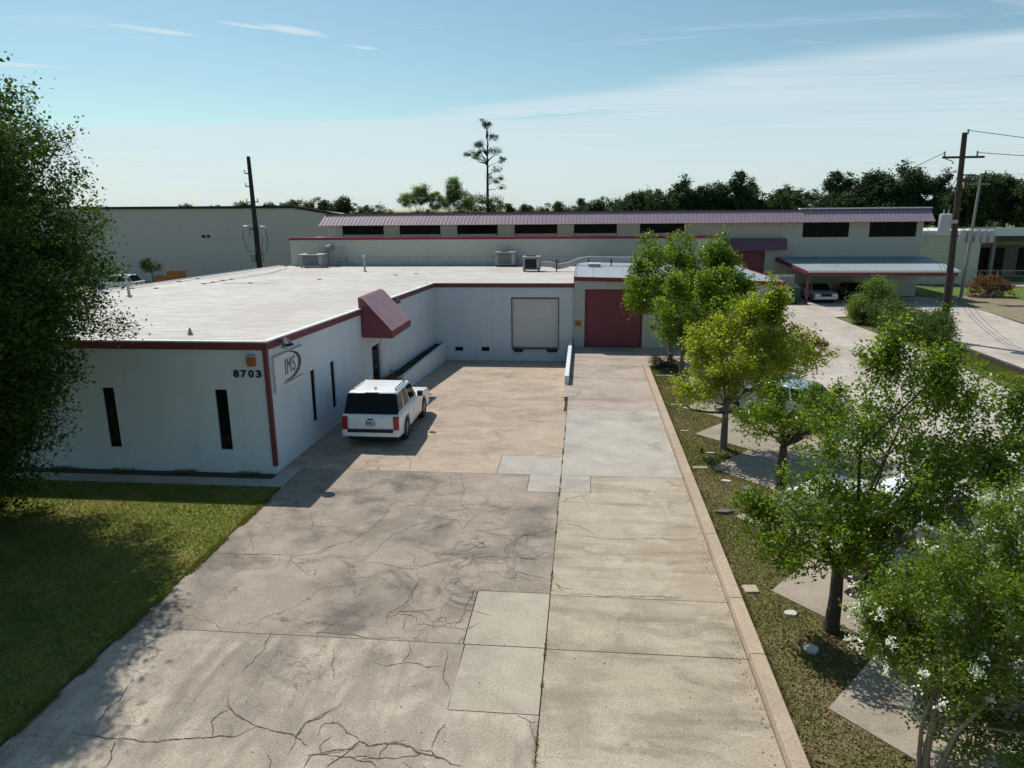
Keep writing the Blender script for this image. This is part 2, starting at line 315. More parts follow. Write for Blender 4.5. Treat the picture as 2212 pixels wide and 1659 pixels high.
mat('frame_dark', (0.11, 0.06, 0.06), (0.08, 0.05, 0.05), rough=0.6)
mat('door_white', (0.66, 0.63, 0.60), (0.60, 0.575, 0.555), rough=0.6, scale=0.8)
mat('metal_roof', (0.34, 0.385, 0.42), (0.29, 0.33, 0.37), rough=0.5, scale=1.2, metal=0.2, spec=0.4)
mat('galvanised', (0.42, 0.43, 0.43), (0.32, 0.33, 0.33), rough=0.45, scale=3, metal=0.5)
mat('ac_grey', (0.34, 0.345, 0.32), (0.25, 0.25, 0.23), rough=0.6, scale=3)
mat('black', (0.010, 0.010, 0.011), (0.016, 0.016, 0.016), rough=0.6, scale=5)
mat('rubber', (0.018, 0.018, 0.018), (0.03, 0.03, 0.03), rough=0.85, scale=8)
mat('white_paint', (0.74, 0.74, 0.74), (0.66, 0.66, 0.66), rough=0.5, scale=3)
mat('grey_line', (0.25, 0.27, 0.30), rough=0.6)
mat('number_blue', (0.012, 0.014, 0.10), (0.01, 0.012, 0.08), rough=0.4, fine=0)
mat('logo_purple', (0.035, 0.022, 0.11), (0.03, 0.02, 0.09), rough=0.4, fine=0)
mat('logo_plum', (0.12, 0.05, 0.13), (0.10, 0.045, 0.11), rough=0.4, fine=0)
mat('logo_grey', (0.10, 0.11, 0.14), (0.08, 0.09, 0.12), rough=0.4, fine=0)
mat('amber', (0.42, 0.13, 0.03), (0.32, 0.10, 0.03), rough=0.4, scale=6)
mat('yellow_sign', (0.55, 0.30, 0.03), (0.42, 0.22, 0.03), rough=0.5, scale=6)
mat('lamp_green', (0.035, 0.06, 0.055), rough=0.4, scale=5)
mat('pole_wood', (0.075, 0.055, 0.042), (0.045, 0.034, 0.028), rough=0.95, scale=3, stretch=(2, 2, 0.15), bump=0.5)
mat('pole_dark', (0.022, 0.020, 0.020), (0.035, 0.03, 0.03), rough=0.9, scale=3, stretch=(2, 2, 0.15))
mat('pole_pale', (0.32, 0.30, 0.27), (0.24, 0.22, 0.20), rough=0.9, scale=3, stretch=(2, 2, 0.15))
mat('transformer', (0.42, 0.45, 0.47), (0.36, 0.39, 0.41), rough=0.5, scale=2)
mat('wire', (0.03, 0.03, 0.03), rough=0.7, fine=0)
mat('dumpster_green', (0.012, 0.075, 0.03), (0.01, 0.055, 0.022), rough=0.6, scale=4)
mat('pallet_orange', (0.42, 0.18, 0.06), (0.32, 0.14, 0.05), rough=0.8, scale=6)
mat('stone_white', (0.62, 0.60, 0.56), (0.48, 0.46, 0.42), rough=0.9, scale=5, bump=0.6, bscale=12)
mat('stone_grey', (0.16, 0.155, 0.14), (0.10, 0.10, 0.09), rough=0.9, scale=5, bump=0.6, bscale=12)
mat('paver_tan', (0.45, 0.37, 0.28), (0.40, 0.32, 0.24), rough=0.9, scale=3)
mat('log', (0.30, 0.22, 0.14), (0.22, 0.15, 0.09), rough=0.9, scale=5)
def glossy(name, col, rough=0.1, coat=0.0, metal=0.0):
    t = NT(name); c = t.mix(t.noise(3, 3), col, tuple(v * 0.85 for v in col)); t.set('Base Color', c); t.set('Roughness', rough); t.set('Metallic', metal); t.set('Coat Weight', coat); t.set('Specular IOR Level', 0.12 if name.startswith('glass') else 0.5); t.set('Coat Roughness', 0.05)
glossy('glass_dark', (0.012, 0.014, 0.015), 0.06); glossy('glass_car', (0.01, 0.012, 0.013), 0.05)
glossy('paint_white', (0.86, 0.87, 0.88), 0.3, 0.3); glossy('paint_blue', (0.36, 0.44, 0.50), 0.25, 0.8, 0.3); glossy('paint_black', (0.010, 0.010, 0.012), 0.2, 0.9)
glossy('paint_silver', (0.50, 0.51, 0.52), 0.3, 0.6, 0.4); glossy('taillight', (0.34, 0.015, 0.012), 0.15, 0.5); glossy('rim', (0.45, 0.45, 0.46), 0.3, 0, 0.8); glossy('chrome', (0.6, 0.6, 0.6), 0.15, 0, 1.0)
glossy('headlamp', (0.7, 0.72, 0.74), 0.08, 0.5)
def platemat():
    t = NT('plate'); n = t.noise(16, 4, 0.6); t.set('Base Color', t.mix(t.rng(n, 0.48, 0.56), (0.55, 0.56, 0.56), (0.10, 0.13, 0.18))); t.set('Roughness', 0.5)
platemat()

# ------------------------------------------------------------------ the setting
SLOPE0, SLOPE1, WELLZ = 27.7, 41.7, -0.92
def wellz(x, y): return 0.0 if y <= SLOPE0 else WELLZ * (y - SLOPE0) / (SLOPE1 - SLOPE0)
ZB = -0.06
g = MB(); B = 2500
for (x0, x1, y0, y1) in ((-B, -9.4, -B, B), (-0.7, B, -B, B), (-9.4, -0.7, -B, 24), (-9.4, -0.7, 42.2, B)):
    g.add([(x0, y0, ZB), (x1, y0, ZB), (x1, y1, ZB), (x0, y1, ZB)], [(0, 1, 2, 3)])
tag(g.build('ground', 'verge'), kind='structure')
def sheet(name, poly, z, m):
    n = len(poly); o = MB().add([(x, y, z) for x, y in poly], [tuple(range(n))]).build(name, m); return tag(o, kind='structure')

# paved lot and road on the right, saw-tooth edge towards the grass strip
TEETH = [-0.5, 3.2, 6.85, 10.48, 14.19, 17.95, 21.64, 25.1, 28.6, 32.1]
zig = [(5.7, -2.4)]
for i, y in enumerate(TEETH):
    zig.append((4.08, y)); zig.append((5.65, y + 1.85))
zig = zig[:-1]
right_edge = [(18.9, -30), (18.8, 31), (19.0, 40), (18.6, 50), (18.4, 53.5)]
poly = [(5.7, -30)] + zig + [(5.2, 33.9), (5.4, 36.6), (5.4, 42), (11.3, 42), (11.3, 62), (18.6, 66.4), (30, 66.4), (30.5, 57), (22.4, 54.5)]
sheet('parking_lot', [(5.7, -30), (18.9, -30), (18.8, 31), (19.0, 40), (18.5, 50), (18.3, 54), (22.4, 55.5), (30.5, 57), (30, 66.4), (11.3, 66.4), (11.3, 36.6), (5.2, 36.6), (5.2, 34.2)] + zig[::-1], 0.0, 'lot_paving')
sheet('parking_pads', [(9.0, -3), (9.0, 34.2), (5.2, 34.2)] + zig[::-1], 0.005, 'pad')
sheet('side_road', [(21.35, -30), (29.2, -30), (29.6, 50), (30.5, 56.97), (22.42, 55.47), (21.25, 45)], 0.0, 'lot_paving')
sheet('dirt_verge', [(29.62, 45), (36, 47), (38, 62), (36, 68), (30.1, 66.5), (30.6, 57)], -0.02, 'dirt')
sheet('far_lawn', [(30.2, 66.7), (36.2, 68.2), (38.3, 61), (90, 58), (90, 75), (31, 75)], -0.015, 'field')
sheet('far_pavement', [(38, 75.4), (90, 75.4), (90, 79.5), (38, 79.5)], -0.01, 'lot_paving')
sheet('lawn', [(-60, -20), (-8.87, -20), (-8.87, 18.95), (-60, 18.95)], 0.012, 'lawn')
sheet('grass_strip', [(3.36, -20), (5.68, -20)] + [(x - 0.0, y) for x, y in zig] + [(5.2, 34.2), (5.2, 36.6), (3.36, 36.6)], -0.012, 'strip_grass')
sheet('median_grass', [(18.92, -30), (21.0, -30), (20.9, 45), (20.6, 52), (18.35, 53.9), (18.55, 50), (19.04, 40), (18.84, 31)], 0.01, 'verge')
# planting bed along the front wall, front walk
sheet('lawn_edge', [(-8.93, -20), (-8.868, -20), (-8.868, 18.97), (-8.93, 18.97)], 0.016, 'soil_dark')
sheet('wall_bed', [(-26.4, 19.57), (-9.45, 19.57), (-9.45, 20.3), (-26.4, 20.3)], -0.02, 'soil_dark')
o = MB().box(-26.4, -8.87, 18.98, 19.56, -0.05, 0.03).build('front_walk', 'concrete_walk', bevel=0.01); tag(o, kind='structure')

# driveway: single slabs over a dark joint bed, with cracks
drive = thing('driveway', None, None, (-3, 15, 0)); drive['kind'] = 'structure'
jb = MB()
for (x0, x1, y0, y1) in ((-9.45, 3.06, -12, 24), (-0.7, 3.06, 24, 36.6), (-0.7, 11.28, 36.6, 41.68)):
    jb.add([(x0, y0, -0.022), (x1, y0, -0.022), (x1, y1, -0.022), (x0, y1, -0.022)], [(0, 1, 2, 3)])
jb.add([(-9.45, 24, -0.022), (-0.72, 24, -0.022), (-0.72, SLOPE0, -0.022), (-9.45, SLOPE0, -0.022)], [(0, 1, 2, 3)])
jb.add([(-9.45, SLOPE0, -0.022), (-0.72, SLOPE0, -0.022), (-0.72, SLOPE1, WELLZ - 0.022), (-9.45, SLOPE1, WELLZ - 0.022)], [(0, 1, 2, 3)])
jb.build('joint_bed', 'joint', drive)
def slab(poly, m, gap=0.008, zf=None):
    c = (sum(p[0] for p in poly) / len(poly), sum(p[1] for p in poly) / len(poly)); n = len(poly); q = []
    for i in range(n):   # inset each edge by gap (rectilinear polygons)
        p0, p1, p2 = poly[i - 1], poly[i], poly[(i + 1) % n]
        def nrm(a, b):
            d = Vector((b[0] - a[0], b[1] - a[1])).normalized(); return Vector((-d.y, d.x))
        a = nrm(p0, p1); b = nrm(p1, p2); q.append((p1[0] + (a.x + b.x) * gap, p1[1] + (a.y + b.y) * gap))
    top = zf or (lambda x, y: random.uniform(0, 0) )
    return MB().prism(q, lambda x, y: top(x, y) - 0.12, top).build('slab', m, drive)
def rect(x0, x1, y0, y1): return [(x0, y0), (x1, y0), (x1, y1), (x0, y1)]
XL, XJ, XR = -8.87, -0.62, 3.06
slab(rect(XL, XJ, -12, 2.6), 'concrete_old')
slab([(XL, 2.6), (XJ, 2.6), (XJ, 9.9), (-2.12, 9.9), (-2.15, 11.72), (XL, 11.72)], 'concrete_old')
slab(rect(-2.15, XJ, 9.9, 11.72), 'concrete_patch', 0.012); slab(rect(-2.18, XJ, 11.72, 13.67), 'concrete_patch', 0.012)
slab([(XL, 11.72), (-2.18, 11.72), (-2.18, 13.67), (XJ, 13.67), (XJ, 19.25), (-1.58, 19.25), (-1.58, 20.6), (XL, 20.6)], 'concrete_mid')
slab(rect(-1.58, XJ, 19.25, 20.6), 'concrete_smooth')
slab([(-9.45, 20.6), (-2.63, 20.6), (-2.63, 22.3), (XJ, 22.3), (XJ, SLOPE0), (-9.45, SLOPE0)], 'concrete_well')
slab(rect(-2.63, XJ, 20.6, 22.3), 'concrete_smooth')
slab(rect(-8.85, -0.74, SLOPE0, SLOPE1), 'concrete_well', 0.004, wellz)
slab(rect(-9.45, -8.85, SLOPE0, 31.2), 'concrete_well', 0.004)
slab(rect(XJ, XR, -12, 2.6), 'concrete_near', 0.011); slab(rect(XJ, XR, 2.6, 11.7), 'concrete_near', 0.011); slab(rect(XJ, XR, 11.7, 13.62), 'concrete_near', 0.011)
slab([(XJ, 13.62), (XR, 13.62), (XR, 20.65), (0.28, 20.65), (0.28, 19.3), (XJ, 19.3)], 'concrete_right')
slab(rect(XJ, 0.28, 19.3, 20.65), 'concrete_smooth'); slab(rect(XJ, XR, 20.65, 28.0), 'concrete_smooth'); slab(rect(XJ, XR, 28.0, 36.62), 'concrete_ramp', 0.005)
slab(rect(XJ, 5.2, 36.62, 41.68), 'concrete_ramp', 0.005); slab(rect(5.2, 11.28, 36.62, 41.68), 'concrete_ramp', 0.006)
slab(rect(XL - 0.58, XL, 19.57, 20.6), 'concrete_walk')

CRACKS = [[[-4.04, 8.69], [-3.83, 8.8], [-3.43, 8.91], [-3.35, 9.08], [-3.19, 8.99], [-2.89, 9.06], [-2.53, 9.03], [-2.36, 8.91], [-2.13, 8.88], [-1.88, 8.75], [-1.7, 8.71]],
[[-4.31, 9.36], [-4.2, 9.56], [-3.93, 9.9]],
[[-4.05, 9.15], [-4.05, 9.4], [-3.82, 9.44], [-3.61, 9.23], [-3.42, 9.15], [-3.35, 9.08]],
[[-3.24, 8.68], [-2.98, 8.75], [-2.7, 8.77], [-2.38, 8.87], [-2.34, 8.93]],
[[-2.44, 8.98], [-2.21, 8.98], [-2.12, 8.86]],
[[-6.5, 14.97], [-6.28, 15.13], [-5.95, 15.5], [-5.62, 15.78], [-5.53, 16.09], [-5.26, 17.72], [-5.05, 18.99]],
[[-5.13, 14.67], [-4.89, 15.39], [-4.7, 16.21], [-4.39, 16.73], [-3.96, 16.99], [-3.81, 17.23]],
[[-4.3, 17.19], [-4.06, 17.21], [-3.76, 17.47], [-3.51, 17.25], [-3.2, 17.16], [-3.01, 16.62], [-2.94, 17.07], [-2.68, 17.68]],
[[-3.41, 18.37], [-3.19, 18.01], [-2.84, 17.43]],
[[-5.17, 14.67], [-4.5, 14.63], [-3.72, 14.48], [-3.47, 14.72], [-3.02, 15.11], [-2.57, 15.63], [-2.12, 15.66]],
[[-3.69, 14.35], [-3.53, 14.03], [-3.57, 13.55], [-3.55, 13.22], [-3.87, 12.65], [-3.82, 12.26]],
[[-2.97, 16.41], [-2.57, 16.6], [-2.07, 16.37], [-1.69, 16.35], [-0.67, 16.38]],
[[-1.45, 16.32], [-1.1, 16.61], [-0.62, 16.97]],
[[-0.46, 17.1], [-0.22, 17.12], [0.12, 16.87], [0.35, 16.57]],
[[-1.61, 15.51], [-1.54, 16.21], [-1.45, 16.32]],
[[-2.5, 15.16], [-1.62, 15.18], [-0.75, 15.26]],
[[-1.52, 14.2], [-1.43, 14.54], [-1.12, 14.4], [-0.66, 14.31]],
[[-2.47, 12.31], [-2.32, 12.79], [-2.3, 13.36], [-2.27, 13.66]],
[[-3.75, 11.07], [-3.44, 10.93], [-3.13, 11.07], [-2.73, 10.97], [-2.44, 11.02]],
[[-3.26, 11.74], [-3.13, 11.29], [-3.16, 11.06]],
[[-2.48, 11.57], [-2.4, 11.08], [-2.32, 10.61], [-2.18, 10.38]],
[[-0.5, 18.47], [-0.41, 18.81], [0.01, 19.11], [0.22, 19.12]],
[[-0.51, 14.12], [-0.44, 13.89], [-0.32, 13.79]],
[[-0.99, 9.87], [-0.86, 9.81], [-0.77, 9.74], [-0.62, 9.74]],
[[-0.75, 9.74], [-0.7, 9.45], [-0.63, 9.3]],
[[-2.22, 9.04], [-2.2, 9.24], [-2.09, 9.58]],
[[-3.69, 8.5], [-3.54, 8.73], [-3.33, 9.02]],
[[-2.92, 8.57], [-3.04, 8.67], [-3.18, 8.67], [-4.06, 8.72]],
[[-3.75, 20.67], [-3.61, 20.05], [-3.38, 18.38]],
[[-4.49, 18.69], [-3.87, 18.87], [-3.35, 18.98], [-2.93, 19.08]],
[[-3.87, 12.65], [-3.28, 12.77], [-2.92, 12.87]],
[[-5.27, 11.82], [-4.56, 11.81], [-3.81, 11.76], [-3.26, 11.74]],
[[-7.97, 8.86], [-7.59, 8.82], [-7.2, 8.79], [-6.9, 8.8], [-6.49, 8.77], [-6.1, 8.89], [-5.73, 8.94], [-5.36, 8.99], [-5.09, 9.25]],
[[-5.92, 9.95], [-5.71, 9.6], [-5.09, 9.25], [-4.71, 9.15], [-4.38, 9.08], [-4.33, 9.42], [-4.13, 9.57], [-3.92, 9.85]],
[[-7.19, 8.77], [-7.08, 8.53], [-6.94, 8.21]],
[[-7.68, 9.08], [-7.76, 9.38], [-7.69, 9.66], [-7.83, 10.23]],
[[-5.98, 11.78], [-5.88, 11.28], [-5.92, 10.82], [-5.98, 10.5]],
[[-5.71, 9.6], [-5.86, 9.41], [-5.88, 9.28], [-5.71, 8.96]],
[[-9.04, 14.76], [-8.34, 14.86], [-7.49, 14.93], [-6.74, 14.9], [-6.24, 15.04], [-6.07, 15.44], [-5.79, 15.66]],
[[-8.26, 15.77], [-7.94, 15.19], [-7.87, 15.0]],
[[-7.3, 17.31], [-6.95, 16.47], [-6.11, 16.53]],
[[-4.38, 9.08], [-4.2, 8.94], [-4.13, 8.91]],
[[-4.57, 11.33], [-4.45, 10.9], [-4.27, 10.49]],
[[-4.01, 8.47], [-3.97, 8.73], [-3.5, 8.85]],
[[-0.57, 14.15], [-0.35, 13.91], [-0.14, 13.89]],
[[-0.35, 13.71], [0.2, 13.72], [0.78, 13.69], [1.27, 13.69], [1.69, 13.76], [2.33, 13.66]],
[[2.37, 20.62], [2.67, 20.16], [3.06, 19.81]],
[[-0.43, 16.44], [0.41, 16.4], [1.38, 16.42], [2.34, 16.44], [3.02, 16.55]],
[[-6.91, 21.86], [-6.92, 21.19], [-6.77, 20.95], [-7.2, 20.42]],
[[-5.83, 24.18], [-5.78, 23.09], [-5.9, 22.49], [-5.79, 21.94], [-5.53, 21.43], [-5.43, 20.67]],
[[-6.77, 20.95], [-6.03, 21.07], [-5.77, 21.28]]]
rnd = random.Random(5)
def crack(pts, w, m='crack', zoff=0.004):
    P = [Vector((x, y, 0)) for x, y in pts]
    for it in range(3):
        Q = []
        for a, b in zip(P[:-1], P[1:]):
            mid = (a + b) / 2; d = b - a; mid += Vector((-d.y, d.x, 0)) * rnd.uniform(-0.10, 0.10); Q += [a, mid]
        P = Q + [P[-1]]
    vs = []; n = len(P)
    for i, p in enumerate(P):
        t = (P[min(i + 1, n - 1)] - P[max(i - 1, 0)]); t = Vector((-t.y, t.x, 0)).normalized()
        k = min(i, n - 1 - i) / n; ww = w * (0.35 + min(1, 5 * k)) * rnd.uniform(0.45, 1.3) * 0.5
        z = wellz(p.x, p.y) + zoff if p.x < -0.7 else zoff
        vs += [(p.x + t.x * ww, p.y + t.y * ww, z), (p.x - t.x * ww, p.y - t.y * ww, z)]
    MB().add(vs, [(2 * i, 2 * i + 1, 2 * i + 3, 2 * i + 2) for i in range(n - 1)]).build('crack', m, drive)
for i, c in enumerate(CRACKS):
    w = 0.026 if i == 0 else (0.014 if i in (2, 3, 4, 26, 27) else (0.013 if i in (32, 33, 34, 37) else (0.008 if i in (5, 6, 9, 31, 47) else 0.0095)))
    crack(c, w, 'crack_weed' if i in (48, 49) else 'crack', 0.003 + 0.00015 * i)
# crazed patches: short random cracks
def crazed(cx, cy, rx, ry, n, w, s):
    for _ in range(n):
        a = rnd.uniform(0, 6.28); q = rnd.random() ** 0.5; x = cx + rx * q * math.cos(a); y = cy + ry * q * math.sin(a); h = rnd.choice([0.1, 0.4, 1.6, 2.2]) + rnd.uniform(-0.3, 0.3); pts = [(x, y)]
        for k in range(3):
            x += math.cos(h) * s * rnd.uniform(0.5, 1); y += math.sin(h) * s * rnd.uniform(0.5, 1); h += rnd.uniform(-0.7, 0.7); pts.append((x, y))
        pts = [(min(max(px, -8.7), -0.66), py) for px, py in pts]
        crack(pts, w, 'crack', 0.0045)
crazed(-3.6, 8.3, 1.6, 0.5, 18, 0.010, 0.26); crazed(-2.4, 15.2, 1.5, 1.3, 16, 0.008, 0.35); crazed(-3.2, 12.6, 1.0, 0.8, 10, 0.008, 0.3); crazed(-3.5, 17.5, 2.0, 1.2, 10, 0.008, 0.45)

# kerb along the right side of the drive, in lengths
kerb = thing('kerb', None, None, (3.2, 15, 0)); kerb['kind'] = 'structure'
ky = [-12, 2.6, 11.7, 13.62, 16.6, 20.68, 24.5, 28.3, 32.3, 36.55]
for a, b in zip(ky[:-1], ky[1:]):
    MB().hexa([(3.07, a + .006, -.05), (3.37, a + .006, -.05), (3.37, b - .006, -.05), (3.07, b - .006, -.05), (3.10, a + .006, .13), (3.36, a + .006, .13), (3.36, b - .006, .13), (3.10, b - .006, .13)]).build('kerb_stone', 'kerb', kerb, bevel=0.015)
# low timber edging between the median and the side road
o = thing('timber_edging', 'low dark timber edging between the grass median and the side road', 'edging', (21.1, 35, 0))
for a, b in ((3, 14.9), (15, 25.9), (26, 34.4), (34.5, 42.6)):
    MB().box(20.98, 21.2, a, b, -.03, .26).build('timber', 'pole_wood', o, bevel=0.02)

# ------------------------------------------------------------------ the white building
def RZ(y): return 4.17 - (y - 20.1) * 0.0213
XW = -9.48          # plane of the side wall at its near corner
def sx(y): return XW + (y - 20.1) * 0.0259   # the side wall is not quite parallel to the drive
wb = thing('white_building', 'long low white commercial building with a flat pale roof and dark red trim', 'building', (-17, 20.1, 0))
def wall(p0, p1, z0, zt, thick, openings, name, m, parent, inward):
    """wall from p0 to p1; openings (u0,u1,za,zb) in metres along the wall; inward = unit vector towards the room"""
    p0 = Vector((*p0, 0)); p1 = Vector((*p1, 0)); L = (p1 - p0).length; d = (p1 - p0) / L; t = Vector((*inward, 0)) * thick
    us = sorted({0, L} | {o[0] for o in openings} | {o[1] for o in openings}); mb = MB()
    for a, b in zip(us[:-1], us[1:]):
        segs = [(z0, None)]
        for (u0, u1, za, zb) in openings:
            if u0 <= a + 1e-6 and u1 >= b - 1e-6: segs = [(z0, za), (zb, None)]
        for s0, s1 in segs:
            if s1 is not None and s1 - s0 < 1e-4: continue
            A = p0 + d * a; Bq = p0 + d * b
            def bz(u): return z0(u) if callable(z0) else z0
            lo = [s0(a) if callable(s0) else s0, s0(b) if callable(s0) else s0]
            hi = [zt(a), zt(b)] if s1 is None else [s1, s1]
            ps = [A, Bq, Bq + t, A + t]
            mb.hexa([(p.x, p.y, lo[k]) for p, k in zip(ps, (0, 1, 1, 0))] + [(p.x, p.y, hi[k]) for p, k in zip(ps, (0, 1, 1, 0))])
    return mb.build(name, m, parent)
XE = -26.2
fw_open = [(XE * -1 - 22.45 - 0, 0, 0, 0)]
wins_front = [-22.45, -18.70, -14.93, -11.24]
opn = [(x - XE, x - XE + 0.40, 0.74, 2.69) for x in wins_front]
wall((XE, 20.1), (XW, 20.1), -0.1, lambda u: RZ(20.1) - 0.03, 0.25, opn, 'front_wall', 'wall_white', wb, (0, 1))
def window(parent, ax, x0, x1, z0, z1, off, depth=0.09, mull=0, m='glass_dark', fm='black'):
    """ax 'y': window in a wall facing -y at y=off; ax 'x': in a wall facing +x at x=off"""
    w = MB(); f = MB(); fr = 0.035
    def bx(mb, u0, u1, a, b, d0, d1):
        if ax == 'y': mb.box(u0, u1, off + d0, off + d1, a, b)
        else: mb.box(off - d1, off - d0, u0, u1, a, b)
    e = 0.002
    for (u0, u1, a, b) in ((x0 + e, x0 + fr, z0 + e, z1 - e), (x1 - fr, x1 - e, z0 + e, z1 - e), (x0 + fr, x1 - fr, z0 + e, z0 + fr), (x0 + fr, x1 - fr, z1 - fr, z1 - e)): bx(f, u0, u1, a, b, depth - 0.03, depth + 0.03)
    for k in range(mull):
        u = x0 + (x1 - x0) * (k + 1) / (mull + 1); bx(f, u - 0.02, u + 0.02, z0 + fr, z1 - fr, depth - 0.02, depth + 0.02)
    fo = f.build('window', fm, parent)
    bx(w, x0 + fr, x1 - fr, z0 + fr, z1 - fr, depth, depth + 0.015); w.build('pane', m, fo)
    return fo
for x in wins_front: window(wb, 'y', x, x + 0.40, 0.74, 2.69, 20.1)
Ls = math.hypot(sx(41.7) - XW, 21.6)
side_open = [(23.2 - 20.1, 23.58 - 20.1, 0.72, 2.58), (25.05 - 20.1, 25.43 - 20.1, 0.70, 2.50), (29.75 - 20.1, 31.25 - 20.1, 0.0, 2.25)]
wall((XW, 20.35), (sx(41.7), 41.7), -1.0, lambda u: RZ(20.35 + u) - 0.03, 0.25, [(a - 0.25, b - 0.25, c, d) for a, b, c, d in side_open], 'side_wall', 'wall_white', wb, (-1, 0))
for (a, b, c, d) in side_open[:2]: window(wb, 'x', 20.1 + a, 20.1 + b, c, d, sx(20.1 + a + .2), 0.08)
# entrance: white surround and dark glazed door
dw = sx(30.5)
de = MB()
for (u0, u1, a, b) in ((29.75, 29.87, 0, 2.25), (31.13, 31.25, 0, 2.25), (29.87, 31.13, 2.13, 2.25)): de.box(dw - 0.16, dw - 0.02, u0 + .002, u1 - .002, a + .002, b - .002)
dd = de.build('door', 'white_paint', wb)
for a, b in ((29.88, 30.49), (30.51, 31.12)):
    MB().box(dw - 0.13, dw - 0.10, a, b, 0.03, 2.12).build('door_leaf', 'glass_dark', dd)
MB().box(dw - 0.095, dw - 0.06, 30.44, 30.47, 0.9, 1.2).build('door_handle', 'chrome', dd)
# dock wall
dock_open = [(-4.27 + 8.92, -1.45 + 8.92, -0.10, 2.88), (-7.72 + 8.92, -7.22 + 8.92, -0.37, -0.11), (-6.10 + 8.92, -5.62 + 8.92, -0.36, -0.10)]
wall((-8.92, 41.7), (-0.58, 41.7), -1.2, lambda u: RZ(41.7) - 0.03, 0.25, dock_open, 'dock_wall', 'wall_white', wb, (0, 1))
for x0, x1, z0, z1 in ((-7.72, -7.22, -.37, -.11), (-6.10, -5.62, -.36, -.10)):
    v = MB(); v.box(x0 + .002, x1 - .002, 41.86, 41.88, z0 + .002, z1 - .002); vo = v.build('vent', 'black', wb)
    for k in range(3): MB().box(x0 + .01, x1 - .01, 41.76, 41.83, z0 + .05 + k * .075, z0 + .065 + k * .075).build('slat', 'black', vo)
df = MB()
for (u0, u1, a, b) in ((-4.27, -4.225, -.10, 2.88), (-1.495, -1.45, -.10, 2.88), (-4.225, -1.495, 2.835, 2.88)): df.box(u0 + .002, u1 - .002, 41.66, 41.78, a + .002, b - .002)
dfo = df.build('dock_door', 'frame_dark', wb)
for k in range(5):
    a = -0.08 + k * 0.576; MB().box(-4.222, -1.498, 41.79, 41.83, a + .001, a + 0.575).build('door_panel', 'door_white', dfo, bevel=0.003)
MB().box(-4.25, -1.47, 41.58, 41.695, -0.19, -0.105).build('dock_sill', 'frame_dark', dfo)
for x0, x1 in ((-4.12, -3.58), (-2.14, -1.56)): MB().box(x0, x1, 41.55, 41.695, -0.36, -0.20).build('dock_bumper', 'rubber', wb, bevel=0.02)
# roof sheet: gently uneven membrane
def roof_mesh():
    mb = MB(); rr = random.Random(3)
    def patch(x0, x1, y0, y1, nx, ny):
        vs = []
        for j in range(ny + 1):
            for i in range(nx + 1):
                x = x0 + (x1 - x0) * i / nx; y = y0 + (y1 - y0) * j / ny
                if i == nx and y < 41.7: x = sx(y) - 0.02
                vs.append((x, y, RZ(y) + (0 if i in (0, nx) or j in (0, ny) else rr.uniform(-0.006, 0.006))))
        mb.add(vs, [(j * (nx + 1) + i, j * (nx + 1) + i + 1, (j + 1) * (nx + 1) + i + 1, (j + 1) * (nx + 1) + i) for j in range(ny) for i in range(nx)])
    patch(XE, -9.5, 20.14, 41.7, 26, 34); patch(XE, -0.6, 41.7, 59.98, 40, 28)
    return mb.build('roof', 'roof_white', wb, smooth=True)
roof = roof_mesh()
# edge lip (pale) and dark red fascia
def run(name, m, segs, zlo, zhi, o0, o1):
    mb = MB()
    for (a, b, n) in segs:   # from a to b, outward normal n; o0..o1 outward offsets
        A = Vector((*a, 0)); Bq = Vector((*b, 0)); n = Vector((*n, 0)); ps = [A + n * o0, Bq + n * o0, Bq + n * o1, A + n * o1]
        mb.hexa([(p.x, p.y, RZ(p.y) + zlo) for p in ps] + [(p.x, p.y, RZ(p.y) + zhi) for p in ps])
    return mb.build(name, m, wb)
segs = [((XE - .06, 20.1), (XW + .06, 20.1), (0, -1)), ((XW, 20.1), (sx(41.64), 41.64), (1, 0)), ((-8.85, 41.7), (-0.6, 41.7), (0, -1))]
run('fascia', 'trim_red', segs, -0.235, -0.012, 0.003, 0.06)
run('roof_edge', 'white_paint', segs, -0.010, 0.035, -0.12, 0.075)
MB().box(XE - .25, XE, 20.1, 60, -0.1, 3.2).build('back_wall', 'wall_white', wb)
MB().hexa([(XE - .10, 20.1, RZ(20.1) - .9), (XE, 20.1, RZ(20.1) - .9), (XE, 60, RZ(60) - .9), (XE - .10, 60, RZ(60) - .9), (XE - .10, 20.1, RZ(20.1) + .05), (XE, 20.1, RZ(20.1) + .05), (XE, 60, RZ(60) + .05), (XE - .10, 60, RZ(60) + .05)]).build('left_edge', 'white_paint', wb)
# corner post (red downspout)
MB().box(XW - 0.085, XW + 0.05, 20.035, 20.17, 0.25, RZ(20.1) - 0.23).build('downspout', 'trim_red', wb, bevel=0.012)
# roof seams
for pts in ([(-24.3, 36.9), (-22.8, 40.9), (-22.95, 50.7), (-24.1, 56.3)], [(-21.8, 41.2), (-18.45, 41.7), (-16.6, 44.6), (-11.8, 49.7), (-6.0, 54.2)], [(-25.3, 26), (-25.4, 45), (-25.3, 59)]):
    mb = MB(); v = []
    P = []
    for a, b in zip(pts[:-1], pts[1:]):
        for k in range(8): t = k / 8; P.append((a[0] + (b[0] - a[0]) * t + rnd.uniform(-.04, .04), a[1] + (b[1] - a[1]) * t))
    P.append(pts[-1])
    for (x, y) in P: v += [(x - .045, y - .06, RZ(y) + .014), (x + .045, y + .06, RZ(y) + .014)]
    mb.add(v, [(2 * i, 2 * i + 1, 2 * i + 3, 2 * i + 2) for i in range(len(P) - 1)]).build('seam', 'soil_dark', roof)
    for k in range(5):
        x, y = rnd.choice(P); MB().box(x - .12, x + .12, y - .06, y + .06, RZ(y) + .005, RZ(y) + .05).build('membrane_patch', 'dirt', roof)
